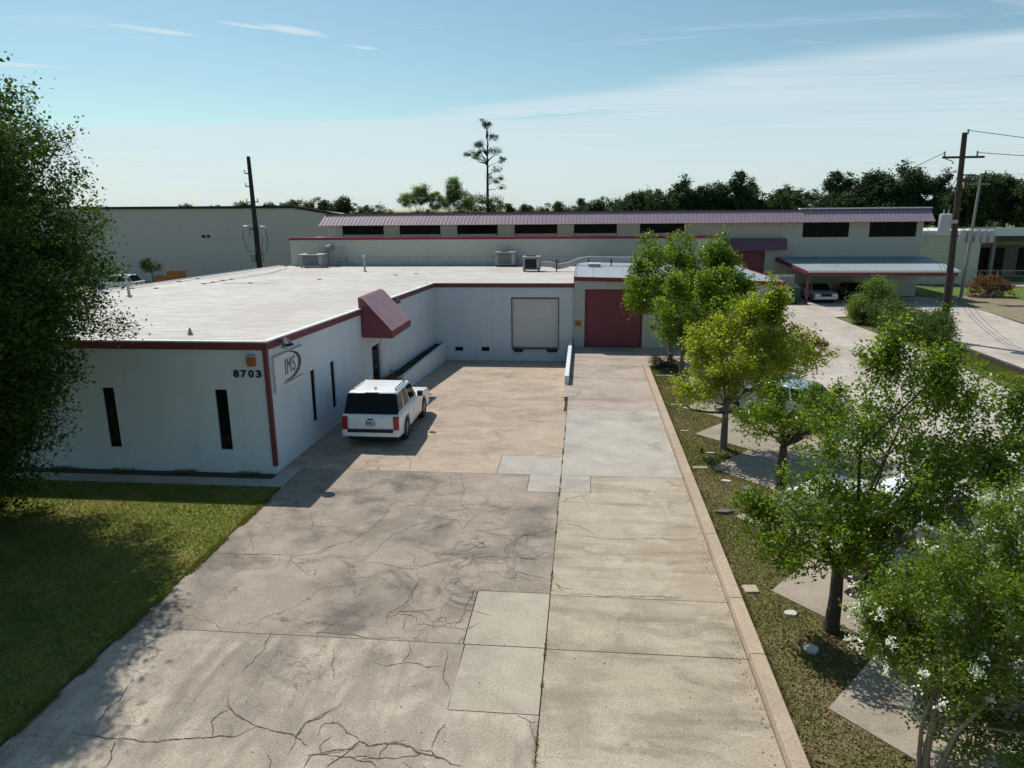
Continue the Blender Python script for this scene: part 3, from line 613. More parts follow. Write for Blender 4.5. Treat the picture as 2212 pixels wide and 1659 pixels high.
def vent_pipe(x, y, h, r, cap):
    z = RZ(y); p = MB().tube([(x, y, z), (x - .03, y, z + h)], r, 10).build('vent_pipe', 'galvanised', roof, smooth=True)
    MB().cyl((x, y, z), r * 2.2, .06, 12).build('flashing', 'galvanised', p)
    if cap: MB().cyl((x - .03, y, z + h), r * 2, .12, 12, r2=r * 1.2).build('cap', 'white_paint', p)
vent_pipe(-22.7, 33.6, .95, .07, True); vent_pipe(-16.3, 52.2, 1.1, .07, True)
MB().cyl((-12.56, 21.4, RZ(21.4)), .09, .24, 12, r2=.02).build('vent_cone', 'galvanised', roof, smooth=True)

# awning over the entrance
xa, xn = sx(30), -7.95; ya, yb = 28.65, 31.95
aw = MB(); prof = [(xa + .004, 2.78), (xn, 2.75), (xn, 3.06), (xa + .06, 4.42), (xa - .10, 4.46), (xa - .10, RZ(30) + .04), (xa + .004, RZ(30) + .04)]
n = len(prof)
aw.add([(x, ya, z) for x, z in prof] + [(x, yb, z) for x, z in prof], [tuple(range(n)), tuple(range(2 * n - 1, n - 1, -1))] + [(i, n + i, n + (i + 1) % n, (i + 1) % n) for i in range(n)])
awo = aw.build('awning', 'awning_red', wb)
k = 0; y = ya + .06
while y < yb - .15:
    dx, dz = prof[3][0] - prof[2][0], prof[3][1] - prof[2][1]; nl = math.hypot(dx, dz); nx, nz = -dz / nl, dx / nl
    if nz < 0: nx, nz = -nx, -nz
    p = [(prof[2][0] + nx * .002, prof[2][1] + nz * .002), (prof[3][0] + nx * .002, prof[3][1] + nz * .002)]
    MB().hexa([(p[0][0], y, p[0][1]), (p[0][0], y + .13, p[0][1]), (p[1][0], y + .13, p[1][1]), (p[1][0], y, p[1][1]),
               (p[0][0] + nx * .035, y + .025, p[0][1] + nz * .035), (p[0][0] + nx * .035, y + .11, p[0][1] + nz * .035), (p[1][0] + nx * .035, y + .11, p[1][1] + nz * .035), (p[1][0] + nx * .035, y + .025, p[1][1] + nz * .035)]).build('rib', 'awning_rib_glint', awo)
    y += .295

# low planter wall beside the truck well and the dividing wall on its right
pw = thing('planter_wall', 'low white sloping wall between the planter and the sunken loading area', 'wall', (-8.3, 36, 0))
MB().hexa([(-8.42, 31.2, -.3), (-8.22, 31.2, -.3), (-8.22, 41.67, -1.1), (-8.42, 41.67, -1.1), (-8.42, 31.2, .50), (-8.22, 31.2, .50), (-8.22, 41.67, .18), (-8.42, 41.67, .18)]).build('wall', 'wall_white', pw, bevel=0.02)
MB().hexa([(-9.20, 31.25, -.3), (-8.42, 31.25, -.3), (-8.42, 41.67, -1.0), (-8.94, 41.67, -1.0), (-9.18, 31.25, .34), (-8.425, 31.25, .34), (-8.425, 41.67, .06), (-8.92, 41.67, .06)]).build('soil', 'soil_dark', pw)
MB().box(-9.18, -8.42, 31.2, 31.25, -.05, .50).build('end_wall', 'wall_white', pw)
o = MB().hexa([(-.84, 32.2, -.45), (-.64, 32.2, -.45), (-.64, 41.67, -1.1), (-.84, 41.67, -1.1), (-.84, 32.2, .42), (-.64, 32.2, .42), (-.64, 41.67, .42), (-.84, 41.67, .42)]).build('divider_wall', 'wall_white', None, bevel=0.02)
tag(o, 'narrow white wall dividing the sunken loading area from the red door ramp', 'wall')
o = MB().prism([(-.86, 29.9), (-.3, 30.0), (-.1, 30.9), (-.2, 32.14), (-.84, 32.14)], -.03, .02).build('kerb_nose', 'concrete_ramp', None, bevel=0.015)
tag(o, 'rounded pale concrete apron at the near end of the dividing wall', 'kerb')

# lettering ---------------------------------------------------------------
def glyph(ch, size, depth, bold=0.0, sx_=1.0):
    cu = bpy.data.curves.new('glyph', 'FONT'); cu.body = ch; cu.size = size; cu.extrude = depth; cu.offset = bold; cu.align_x = 'CENTER'
    ob = bpy.data.objects.new('glyph_tmp', cu); COL.objects.link(ob); dg = bpy.context.evaluated_depsgraph_get(); me = bpy.data.meshes.new_from_object(ob.evaluated_get(dg))
    bpy.data.objects.remove(ob); bpy.data.curves.remove(cu)
    co = np.empty(len(me.vertices) * 3); me.vertices.foreach_get('co', co); co = co.reshape(-1, 3)
    co[:, 0] -= (co[:, 0].max() + co[:, 0].min()) / 2; co[:, 1] -= co[:, 1].min(); co[:, 0] *= sx_
    return me, co
def place_glyph(name, ch, width, height, fn, m, parent, bold=0.0, depth=0.012):
    me, co = glyph(ch, 1.0, depth, bold); h = co[:, 1].max(); w = co[:, 0].max() - co[:, 0].min()
    co[:, 1] *= height / h; co[:, 0] *= width / w
    pts = np.array([fn(u, v, d) for u, v, d in co]); me.vertices.foreach_set('co', pts.ravel()); me.materials.clear(); me.update()
    return link(name, me, m, parent)
hn = thing('house_number', 'dark blue house number 8703 on the front wall beside the corner', 'house number', (-10.0, 20.08, 3.08))
for i, ch in enumerate('8703'):
    cx = -10.47 + i * 0.235
    place_glyph('digit', ch, .175, .235, lambda u, v, d, cx=cx: (cx + u, 20.085 - d, 3.08 + v), 'number_blue', hn, 0.035, 0.014)
sg = thing('wall_sign', 'white IMS company sign with purple crescent on the side wall', 'sign', (sx(21.4), 21.4, 2.5))
def SP(u, v, d): y = 20.38 + u; return (sx(y) + 0.045 + d, y, 2.52 + v)
def slab_on_wall(u0, u1, v0, v1, d0, d1):
    p = [SP(u0, v0, d0), SP(u1, v0, d0), SP(u1, v0, d1), SP(u0, v0, d1)]; q = [SP(u0, v1, d0), SP(u1, v1, d0), SP(u1, v1, d1), SP(u0, v1, d1)]
    return MB().hexa(p + q)
slab_on_wall(0, 2.16, 0, 1.12, -.043, 0).build('panel', 'white_paint', sg)
slab_on_wall(0, .035, 0, 1.12, 0.001, .02).build('frame_edge', 'grey_line', sg)
slab_on_wall(.04, 2.16, 1.10, 1.125, 0.001, .02).build('frame_edge', 'grey_line', sg)
slab_on_wall(.62, 2.10, .125, .165, 0.001, .012).build('text_line', 'grey_line', sg)
for ch, u, w in (('I', .84, .05), ('M', 1.10, .30), ('S', 1.46, .22)):
    place_glyph('letter', ch, w, .50, lambda a, b, d, u=u: SP(u + a + (b - .25) * .05, .40 + b, .008 + d), 'logo_grey', sg, 0.0, 0.006)
def crescent(t0, t1, m):
    mb = MB(); vs = []; N_ = 24
    for i in range(N_ + 1):
        t = t0 + (t1 - t0) * i / N_; k = (t - R(-118)) / (R(88) - R(-118)); w = .17 * math.sin(math.pi * max(0.02, min(.98, k))) + .012
        for rr in (0, 1):
            a, b = (.92 - w * rr * 1.2, .455 - w * rr * .8); p = SP(1.12 + a * math.cos(t), .63 + b * math.sin(t), .010); q = SP(1.12 + a * math.cos(t), .63 + b * math.sin(t), .002)
            vs += [p, q]
    f = []
    for i in range(N_):
        o = 4 * i; f += [(o, o + 2, o + 6, o + 4), (o, o + 4, o + 5, o + 1), (o + 2, o + 3, o + 7, o + 6)]
    mb.add(vs, f).build('crescent', m, sg)
crescent(R(-20), R(88), 'logo_purple'); crescent(R(-118), R(-20.5), 'logo_plum')

# alarm box, flood lamps, door sign
al = thing('alarm_box', 'weathered orange alarm box high on the front wall above the house number', 'alarm box', (-9.93, 20.1, 3.5))
MB().box(-10.03, -9.80, 19.90, 20.09, 3.46, 3.72).build('case', 'amber', al, bevel=0.02); MB().box(-10.06, -9.82, 19.92, 20.095, 3.725, 3.80).build('hood', 'galvanised', al, bevel=0.01)
def flood(y, label, s=1.0):
    x = sx(y); f = thing('flood_lamp', label, 'lamp', (x, y, RZ(y)))
    MB().tube([(x + .07, y, RZ(y) - .12), (x + .22, y, RZ(y) - .02), (x + .30, y, RZ(y) - .06)], .025, 6).build('bracket', 'lamp_green', f)
    MB().tube([(x + .26, y - .05, RZ(y) - .02), (x + .36, y - .14, RZ(y) - .22)], [.08 * s, .17 * s], 12).build('hood', 'lamp_green', f, smooth=True)
    MB().cyl((x + .355, y - .135, RZ(y) - .25), .13 * s, .03, 12).build('lens', 'headlamp', f)
flood(20.95, 'dark green flood lamp under the roof edge above the sign', 1.15); flood(33.2, 'small dark flood lamp under the roof edge beyond the awning', .8)

# ------------------------------------------------------------------ annex with the red roller door
ax_ = thing('annex_building', 'grey green annex with dark red roller door and bright red roof trim', 'building', (5.4, 41.6, 0))
def AZ(x, y): return 4.10 - (x + .5) * 0.0225 - (y - 41.5) * 0.012
AY0, AY1, AX0, AX1 = 41.5, 55.5, -0.56, 11.1
wall((AX0, AY0), (AX1, AY0), -.3, lambda u: AZ(AX0 + u, AY0) - .03, .25, [(.05 - AX0, 3.40 - AX0, 0.0, 3.40)], 'front_wall', 'wall_annex', ax_, (0, 1))
wall((AX1, AY0 + .25), (AX1, AY1), -.3, lambda u: AZ(AX1, AY0 + .25 + u) - .03, .25, [], 'side_wall', 'wall_annex', ax_, (-1, 0))
MB().hexa([(AX0, AY0 + .26, RZ(42) - .6), (AX0 + .15, AY0 + .26, RZ(42) - .6), (AX0 + .15, AY1, RZ(55) - .6), (AX0, AY1, RZ(55) - .6), (AX0, AY0 + .26, AZ(AX0, AY0) - .03), (AX0 + .15, AY0 + .26, AZ(AX0, AY0) - .03), (AX0 + .15, AY1, AZ(AX0, AY1) - .03), (AX0, AY1, AZ(AX0, AY1) - .03)]).build('left_wall', 'trim_bright', ax_)
dr = MB()
for (u0, u1, a, b) in ((.05, .13, 0, 3.40), (3.32, 3.40, 0, 3.40), (.13, 3.32, 3.32, 3.40)): dr.box(u0 + .002, u1 - .002, AY0 + .02, AY0 + .16, a, b - .002)
dro = dr.build('roller_door', 'trim_red', ax_)
for k in range(22): MB().hexa([(.132, AY0 + .12, .02 + k * .15), (3.318, AY0 + .12, .02 + k * .15), (3.318, AY0 + .17, .02 + k * .15), (.132, AY0 + .17, .02 + k * .15), (.132, AY0 + .135, .165 + k * .15), (3.318, AY0 + .135, .165 + k * .15), (3.318, AY0 + .17, .165 + k * .15), (.132, AY0 + .17, .165 + k * .15)]).build('slat', 'door_red', dro)
n_p = 12; pw_ = (AX1 + .1 - AX0) / n_p
aroof = MB().prism([(AX0, AY0 + .0), (AX1 + .1, AY0 + .0), (AX1 + .1, AY1), (AX0, AY1)], lambda x, y: AZ(x, y) - .028, lambda x, y: AZ(x, y) - .004).build('roof', 'metal_roof', ax_)
for k in range(n_p):
    x = AX0 + .05 + k * pw_
    MB().prism([(x, AY0 + .05), (x + .05, AY0 + .05), (x + .05, AY1 - .05), (x, AY1 - .05)], lambda a, b: AZ(a, b) - .002, lambda a, b: AZ(a, b) + .035).build('standing_seam', 'metal_roof', aroof)
def arun(a, b, n, name='fascia'):
    A = Vector((*a, 0)); Bq = Vector((*b, 0)); n = Vector((*n, 0)); ps = [A + n * .003, Bq + n * .003, Bq + n * .09, A + n * .09]
    MB().hexa([(p.x, p.y, AZ(p.x, p.y) - .21) for p in ps] + [(p.x, p.y, AZ(p.x, p.y) + .02) for p in ps]).build(name, 'trim_bright', ax_)
arun((AX0, AY0), (AX1 + .1, AY0), (0, -1)); arun((AX1 + .1, AY0), (AX1 + .1, AY1), (1, 0))
MB().hexa([(AX0 - .04, AY0, RZ(42) - .3), (AX0 - .005, AY0, RZ(42) - .3), (AX0 - .005, AY1, RZ(55) - .3), (AX0 - .04, AY1, RZ(55) - .3), (AX0 - .04, AY0, AZ(AX0, AY0) + .02), (AX0 - .005, AY0, AZ(AX0, AY0) + .02), (AX0 - .005, AY1, AZ(AX0, AY1) + .02), (AX0 - .04, AY1, AZ(AX0, AY1) + .02)]).build('side_fascia', 'trim_bright', ax_)
ys = thing('door_sign', 'small yellow sign on the annex wall left of the roller door', 'sign', (-.35, 41.5, 1.4))
MB().box(-.52, -.12, 41.45, 41.495, 1.22, 1.58).build('panel', 'yellow_sign', ys); MB().box(-.46, -.18, 41.44, 41.449, 1.34, 1.40).build('text_line', 'black', ys); MB().box(-.46, -.18, 41.44, 41.449, 1.46, 1.49).build('text_line', 'black', ys)

# ------------------------------------------------------------------ rear hall with red coping (parapet behind the white roof)
rh = thing('rear_hall', 'beige hall with bright red coping right behind the white roof', 'building', (-7, 60, 0))
HX0, HX1, HY = -25.2, 10.75, 60.0
MB().box(HX0, HX1, HY, HY + .3, -.05, 5.5).build('front_wall', 'wall_beige', rh)
MB().box(HX0, HX0 + .3, HY + .3, 67.5, -.05, 5.5).build('left_wall', 'wall_beige', rh); MB().box(HX1 - .3, HX1, HY + .3, 67.5, -.05, 5.5).build('right_wall', 'wall_beige', rh)
MB().box(HX0 - .05, HX1 + .05, HY - .06, HY + .36, 5.5, 5.70).build('coping', 'trim_bright', rh); MB().box(HX0 + .3, HX1 - .3, HY + .36, 67.4, 5.2, 5.3).build('roof', 'roof_white', rh)
o = MB(); o.box(-21.2, -1.2, HY - .06, HY - .005, 3.36, 4.06); o.build('flashing', 'galvanised', rh)

# ------------------------------------------------------------------ long building with the purple mansard
lb = thing('long_building', 'long beige building with purple ribbed metal mansard and dark high windows', 'building', (3, 67, 0))
LX0, LX1, LY = -24.4, 29.7, 67.5
wl = [(-22.55, -18.6), (-17.1, -13.25), (-11.7, -7.95), (-6.4, -2.5), (-1.0, 2.85), (4.9, 8.8)]; k_ = 67.5 / 66.0
wl = [(a * k_, b * k_) for a, b in wl]; wr = [(19.0 * k_, 22.9 * k_), (24.6 * k_, 28.5 * k_)]
opn = [(a - LX0, b - LX0, 5.42, 6.50) for a, b in wl] + [(a - LX0, b - LX0, 5.20, 6.50) for a, b in wr] + [(13.2 - LX0, 16.3 - LX0, 0.0, 4.05)]
wall((LX0, LY), (LX1, LY), -.05, lambda u: 7.45, .3, opn, 'front_wall', 'wall_beige', lb, (0, 1))
for a, b in wl:
    f = window(lb, 'y', a, b, 5.42, 6.50, LY, .10, 0); z1 = 5.66
    for k in range(3): u0 = a + .04 + (b - a - .08) * k / 3; MB().box(u0 + .01, u0 + (b - a - .08) / 3 - .01, LY + .05, LY + .09, 5.46, 5.66).build('lower_pane', 'galvanised', f)
for a, b in wr: window(lb, 'y', a, b, 5.20, 6.50, LY, .12, 2)
MB().box(LX1 - .3, LX1, LY + .3, 84, -.05, 7.2).build('end_wall', 'wall_cream', lb); MB().box(LX0, LX0 + .3, LY + .3, 84, -.05, 7.2).build('end_wall', 'wall_beige', lb)
mz0, mz1, my0, my1 = 6.56, 7.58, LY - 1.35, LY + .10
mn = MB(); mn.hexa([(LX0 - .5, my0, mz0), (LX1 + .35, my0, mz0), (LX1 + .35, LY - .005, mz0), (LX0 - .5, LY - .005, mz0), (LX0 - .1, my1 - .3, mz1), (LX1 + .35, my1 - .3, mz1), (LX1 + .35, LY - .005, mz1), (LX0 - .1, LY - .005, mz1)])
mano = mn.build('mansard', 'mansard', lb)
rb = MB(); x = LX0 - .3
while x < LX1 + .3:
    xs = x + .25; rb.hexa([(x, my0 - .05, mz0), (x + .12, my0 - .05, mz0), (x + .12, my0 + .05, mz0), (x, my0 + .05, mz0), (x + .25, my1 - .35, mz1 - .02), (x + .37, my1 - .35, mz1 - .02), (x + .37, my1 - .25, mz1 - .02), (x + .25, my1 - .25, mz1 - .02)] if x < -10 else
                       [(x, my0 - .05, mz0), (x + .12, my0 - .05, mz0), (x + .12, my0 + .05, mz0), (x, my0 + .05, mz0), (x, my1 - .35, mz1 - .02), (x + .12, my1 - .35, mz1 - .02), (x + .12, my1 - .25, mz1 - .02), (x, my1 - .25, mz1 - .02)])
    x += .345
tag(rb.build('ribs', 'mansard', mano), kind='stuff')
MB().box(LX0 - .15, LX1 + .4, my1 - .4, my1 - .1, mz1 + .001, mz1 + .07).build('ridge_cap', 'trim_red', mano); MB().box(19, LX1 + .42, my1 - .42, my1 + .3, mz1 + .072, mz1 + .18).build('gutter', 'white_paint', lb)
MB().box(LX0, LX1, LY + .31, 84, 7.2, 7.3).build('roof', 'metal_roof', lb)
aw2 = MB(); aw2.hexa([(10.9, LY - 1.4, 4.15), (17.9, LY - 1.4, 4.15), (17.9, LY - .005, 4.15), (10.9, LY - .005, 4.15), (10.9, LY - .75, 5.15), (17.9, LY - .75, 5.15), (17.9, LY - .005, 5.15), (10.9, LY - .005, 5.15)]); a2 = aw2.build('awning', 'awning_purple', lb)
for k in range(28): x = 10.95 + k * .25; MB().hexa([(x, LY - 1.44, 4.16), (x + .08, LY - 1.44, 4.16), (x + .08, LY - 1.40, 4.16), (x, LY - 1.40, 4.16), (x, LY - .79, 5.14), (x + .08, LY - .79, 5.14), (x + .08, LY - .75, 5.14), (x, LY - .75, 5.14)]).build('rib', 'awning_purple', a2)
rd = MB().box(13.21, 16.29, LY + .12, LY + .16, 0.01, 4.04).build('roller_door', 'door_red', lb)
for k in range(13): MB().box(13.22, 16.28, LY + .10, LY + .118, .3 * k + .05, .3 * k + .32).build('slat', 'door_red', rd)

# carport
cp = thing('carport', 'open carport with pale metal roof and red beam against the long building', 'carport', (23.5, 64, 0))
CX0, CX1, CY0, CY1 = 17.3, 30.2, 61.2, 67.45
def CZ(y): return 2.75 + (y - CY0) * .115
cr = MB().prism([(CX0 + 1.0, CY0), (CX1, CY0), (CX1, CY1), (CX0, CY1)], lambda x, y: CZ(y) - .03, lambda x, y: CZ(y)).build('roof', 'metal_roof', cp)
for k in range(40):
    x = CX0 + 1.1 + k * .30
    MB().hexa([(x, CY0 + .02, CZ(CY0) + .001), (x + .08, CY0 + .02, CZ(CY0) + .001), (x + .08, CY1 - .05, CZ(CY1) + .001), (x, CY1 - .05, CZ(CY1) + .001), (x + .02, CY0 + .02, CZ(CY0) + .035), (x + .06, CY0 + .02, CZ(CY0) + .035), (x + .06, CY1 - .05, CZ(CY1) + .035), (x + .02, CY1 - .05, CZ(CY1) + .035)]).build('rib', 'metal_roof', cr)
MB().box(CX0 + 1.0, CX1, CY0 - .06, CY0 - .005, 2.62, 2.79).build('gutter', 'white_paint', cp)
MB().box(CX0 + 1.1, CX1 - .1, CY0 + .1, CY0 + .3, 2.30, 2.70).build('beam', 'trim_red', cp)
MB().hexa([(CX0 + .95, CY0 - .05, 2.45), (CX0 + 1.02, CY0 - .05, 2.45), (CX0 + .02, CY1, 3.1), (CX0 - .05, CY1, 3.1), (CX0 + .95, CY0 - .05, 2.74), (CX0 + 1.02, CY0 - .05, 2.74), (CX0 + .02, CY1, 3.42), (CX0 - .05, CY1, 3.42)]).build('side_trim', 'trim_red', cp)
for x in (18.45, 24.2, 29.8): MB().box(x - .09, x + .09, CY0 + .11, CY0 + .29, 0, 2.30).build('post', 'trim_red', cp)

# pale warehouse far left, low store and shed on the far right
wh = thing('warehouse', 'big plain grey warehouse wall with dark roof edge behind the left utility pole', 'building', (-55, 80, 0))
pts = [(-110, 0), (-27, 0), (-27, 7.45), (-32.9, 8.42), (-110, 8.7)]
mb = MB(); n = len(pts); mb.add([(x, 80, z - .05) for x, z in pts] + [(x, 112, max(-.05, z - 1.6)) for x, z in pts], [tuple(range(n)), tuple(range(2 * n - 1, n - 1, -1))] + [(i, n + i, n + (i + 1) % n, (i + 1) % n) for i in range(n)]); mb.build('wall', 'wall_store', wh)
mb = MB(); 
for a, b in ((pts[3], pts[2]), (pts[4], pts[3])): mb.hexa([(a[0], 79.8, a[1] - .2), (b[0], 79.8, b[1] - .2), (b[0], 79.99, b[1] - .2), (a[0], 79.99, a[1] - .2), (a[0], 79.8, a[1] + .08), (b[0], 79.8, b[1] + .08), (b[0], 79.99, b[1] + .08), (a[0], 79.99, a[1] + .08)])
mb.build('roof_edge', 'black', wh)
for x in (-44.1, -43.5): MB().box(x, x + .4, 79.94, 79.995, 5.0, 5.3).build('wall_vent', 'black', wh)
st = thing('far_store', 'low dark store with white roof edge and open bays behind the fence', 'building', (58, 83, 0))
MB().box(40.5, 95, 86, 86.3, -.05, 5.2).build('back_wall', 'wall_dark', st); MB().box(40.2, 95, 80.2, 86.2, 5.2, 5.28).build('canopy', 'white_paint', st)
MB().box(40.2, 95, 80.0, 80.19, 4.72, 5.55).build('fascia', 'white_paint', st)
for k in range(9): MB().box(42.5 + k * 5, 42.85 + k * 5, 80.4, 80.75, -.05, 5.19).build('column', 'wall_dark', st)
for k in range(8): MB().box(43.3 + k * 5, 46.8 + k * 5, 85.9, 85.98, 0.2, 3.2).build('window', 'glass_dark', st)
MB().box(40.6, 94, 85.95, 85.99, 3.5, 3.9).build('sign_band', 'paver_tan', st)
sh = thing('far_shed', 'small cream shed with white flat roof seen right of the long building', 'building', (36.5, 82, 0))
MB().box(32.5, 40.1, 78, 88, -.05, 4.9).build('wall', 'wall_cream', sh); MB().box(32.3, 40.3, 77.8, 88, 4.9, 5.35).build('roof', 'white_paint', sh)

# ------------------------------------------------------------------ vehicles (local: +y forward, origin on the ground)
def car(name, label, cat, loc, heading, paint, L=5.2, W=2.04, H=1.9, belt=1.17, hood=1.12, nose=1.55, cab=(0.03, 0.62), slope=(0.05, 0.16), rear_glass=True, wheel_r=.40, wb=2.95, group=None, plate=True, rails=True, over=0.95, suv=False):
    t = thing(name, label, cat, loc, heading, group)
    y0, y1 = -L / 2, L / 2; zb = .33; yr = y0 + over + .15; yf = yr + wb; ra = wheel_r + .06
    prof = [(y0 + .02, zb + .06)]
    def arch(c):
        a = [(c - ra, zb)] + [(c + ra * math.cos(q), max(zb, wheel_r + ra * math.sin(q))) for q in [math.pi - k * math.pi / 8 for k in range(9)]][1:-1] + [(c + ra, zb)]
        return a
    prof += arch(yr) + arch(yf) + [(y1 - .08, zb), (y1, zb + .18), (y1 - .02, hood - .22), (y1 - .18, hood - .06), (y1 - nose, hood + .03), (y0 + L * cab[1] + .1, belt), (y0 + .03, belt), (y0 - .0, belt - .25), (y0, zb + .15)]
    n = len(prof); hw = W / 2
    lay = [(-hw + .10, 0), (-hw, 1), (hw, 1), (hw - .10, 0)]
    # lower body: full-width slab, softly bevelled
    mb = MB(); mb.add([(-hw, y, z) for y, z in prof] + [(hw, y, z) for y, z in prof], [tuple(range(n)), tuple(range(2 * n - 1, n - 1, -1))] + [(i, n + i, n + (i + 1) % n, (i + 1) % n) for i in range(n)])
    body = mb.build('body', paint, t, smooth=True, bevel=.08, seg=4, local=True)
    MB().box(-hw + .12, hw - .12, y0 + .25, y1 - .25, .22, .62).build('underbody', 'black', t, local=True)
    # greenhouse
    a0, a1 = y0 + L * cab[0], y0 + L * cab[1]; b0, b1 = a0 + L * slope[0], a1 - L * slope[1]; wt = hw - (.17 if suv else .22); wbm = hw - .05
    low = [(-wbm, a0, belt - .03), (wbm, a0, belt - .03), (wbm, a1, belt - .03), (-wbm, a1, belt - .03)]; top = [(-wt, b0, H), (wt, b0, H), (wt, b1, H), (-wt, b1, H)]
    MB().hexa(low + top).build('cabin', paint, t, smooth=True, bevel=.09, seg=4, local=True)
    def on(face, u0, u1, v0, v1, off, name, m, parent=t):
        p = [Vector(q) for q in face]   # ll, lr, ur, ul
        nrm = (p[1] - p[0]).cross(p[3] - p[0]).normalized()
        def P(u, v): return p[0].lerp(p[1], u).lerp(p[3].lerp(p[2], u), v)
        q = [P(u0, v0), P(u1, v0), P(u1, v1), P(u0, v1)]
        return MB().hexa([x - nrm * .02 for x in q] + [x + nrm * off for x in q]).build(name, m, parent, local=True)
    Rt = [low[1], low[2], top[2], top[1]]; Lf = [low[3], low[0], top[0], top[3]]; Re = [low[0], low[1], top[1], top[0]]; Fr = [low[2], low[3], top[3], top[2]]
    for F_, fl in ((Rt, False), (Lf, True)):
        for (u0, u1) in ((.01 if suv else .03, .27), (.31, .58), (.62, .95)):
            if fl: u0, u1 = 1 - u1, 1 - u0
            on(F_, u0, u1, .12, .86, .006, 'side_window', 'glass_car')
    on(Fr, .06, .94, .08, .92, .006, 'windshield', 'glass_car')
    if rear_glass: on(Re, *((.005, .995, .03, .93) if suv else (.03, .97, .05, .90)), .008, 'rear_window', 'glass_car')
    on(Re, .36, .64, .925, .985, .03, 'brake_light', 'taillight')
    # rear end
    zt = belt - .02
    for s in (-1, 1):
        x0, x1 = sorted((s * (hw - .02), s * (hw - .22)))
        MB().box(x0, x1, y0 - .025, y0 + .22, belt - .52, belt - .04).build('taillight', 'taillight', t, bevel=.02, local=True)
        x0, x1 = sorted((s * (hw - .04), s * (hw - .45))); MB().box(x0, x1, y1 - .14, y1 + .012, hood - .32, hood - .16).build('headlight', 'headlamp', t, bevel=.02, local=True)
    MB().box(-hw + .26, hw - .26, y0 - .012, y0 + .1, belt - .50, belt - .06).build('tailgate', paint, t, bevel=.02, local=True)
    MB().box(-hw + .02, hw - .02, y0 - .07, y0 + .3, zb + .08, zb + .33).build('rear_bumper', paint, t, bevel=.05, seg=3, local=True)
    MB().box(-hw + .22, hw - .22, y0 - .085, y0 + .2, zb + .24, zb + .345).build('bumper_step', 'black', t, bevel=.01, local=True)
    MB().box(-hw + .04, hw - .04, y1 - .2, y1 + .05, zb + .02, zb + .27).build('front_bumper', paint, t, bevel=.05, seg=3, local=True)
    MB().box(-hw + .5, hw - .5, y1 - .1, y1 + .008, hood - .36, hood - .12).build('grille', 'black', t, bevel=.01, local=True)
    if plate: MB().box(-.17, .17, y0 - .022, y0, belt - .40, belt - .20).build('plate', 'plate', t, local=True)
    if plate: MB().box(-.10, .10, y0 - .02, y0, belt - .17, belt - .12).build('badge', 'black', t, local=True)
    for s in (-1, 1):
        for yy in (yr, yf):
            w = MB(); x0 = s * (hw - .27); x1 = s * (hw - .015); w.tube([(x0, yy, wheel_r), (x0 + (x1 - x0) * .08, yy, wheel_r), (x0 + (x1 - x0) * .92, yy, wheel_r), (x1, yy, wheel_r)], [wheel_r * .93, wheel_r, wheel_r, wheel_r * .93], 22)
            wo = w.build('wheel', 'rubber', t, smooth=True, local=True)
            rm = MB(); rm.tube([(x1 - s * .02, yy, wheel_r), (x1 + s * .004, yy, wheel_r)], wheel_r * .16, 10)
            for k in range(10):
                q = k * 2 * math.pi / 10 + .3; rm.tube([(x1 - s * .012, yy, wheel_r), (x1 - s * .012, yy + math.cos(q) * wheel_r * .63, wheel_r + math.sin(q) * wheel_r * .63)], .02, 5)
            rm.tube([(x1 - s * .03, yy, wheel_r), (x1 + s * .003, yy, wheel_r)], [wheel_r * .66, wheel_r * .66], 20, cap=False)
            rm.build('rim', 'rim' if paint != 'paint_black' else 'grey_line', wo, smooth=True, local=True)
        MB().box(*sorted((s * (hw + .02), s * (hw + .22))), a1 - L * .06 - .1, a1 - L * .06 + .04, belt + .02, belt + .22).build('mirror', 'black', t, bevel=.03, local=True)
        if rails: MB().tube([(s * (wt - .09), b0 + .25, H + .01), (s * (wt - .09), b0 + .3, H + .06), (s * (wt - .09), b1 - .3, H + .06), (s * (wt - .09), b1 - .25, H + .01)], .022, 6).build('roof_rail', 'black', t, local=True)
    if rails: MB().box(-.03, .03, b0 + .35, b0 + .5, H, H + .09).build('antenna', paint, t, local=True)
    # door seams and handles
    for s in (-1, 1):
        for yy in (y0 + L * .24, y0 + L * .40):
            pass
        for yy in (y0 + L * .30, y0 + L * .47): MB().box(*sorted((s * (hw - .01), s * (hw + .025))), yy, yy + .2, belt - .16, belt - .12).build('handle', paint, t, local=True)
        for yy in (y0 + L * .275, y0 + L * .435, y0 + L * .62): MB().box(*sorted((s * (hw - .02), s * (hw + .0015))), yy - .006, yy + .006, .55, belt - .08).build('door_seam', 'black', t, local=True)
    return t
car('parked_suv', 'big white sport utility vehicle parked beside the white building, its tail towards us', 'suv', (-7.22, 25.1, 0), R(0), 'paint_white', L=4.75, wb=2.75, nose=1.3, hood=1.1, suv=True)
HD = R(45)
car('parked_car', 'pale blue grey car parked nose in at an angle behind the yellow green tree', 'car', (7.5, 27.5, 0), HD, 'paint_blue', L=4.8, W=1.86, H=1.52, belt=.98, hood=.94, nose=1.35, cab=(.10, .72), slope=(.13, .17), wheel_r=.34, wb=2.75, over=.9, rails=False)
car('parked_car', 'black car parked nose in behind the trunk of the nearest leafy tree', 'car', (7.75, 13.35, 0), HD, 'paint_black', L=4.8, W=1.86, H=1.55, belt=.98, hood=.96, nose=1.3, cab=(.08, .72), slope=(.13, .17), wheel_r=.35, wb=2.75, over=.9, rails=False)
car('parked_car', 'white car parked nose in, half hidden by the white flowering tree', 'car', (7.6, 17.0, 0), HD, 'paint_white', L=4.7, W=1.84, H=1.48, belt=.96, hood=.92, nose=1.3, cab=(.10, .72), slope=(.13, .17), wheel_r=.34, wb=2.7, over=.9, rails=False)
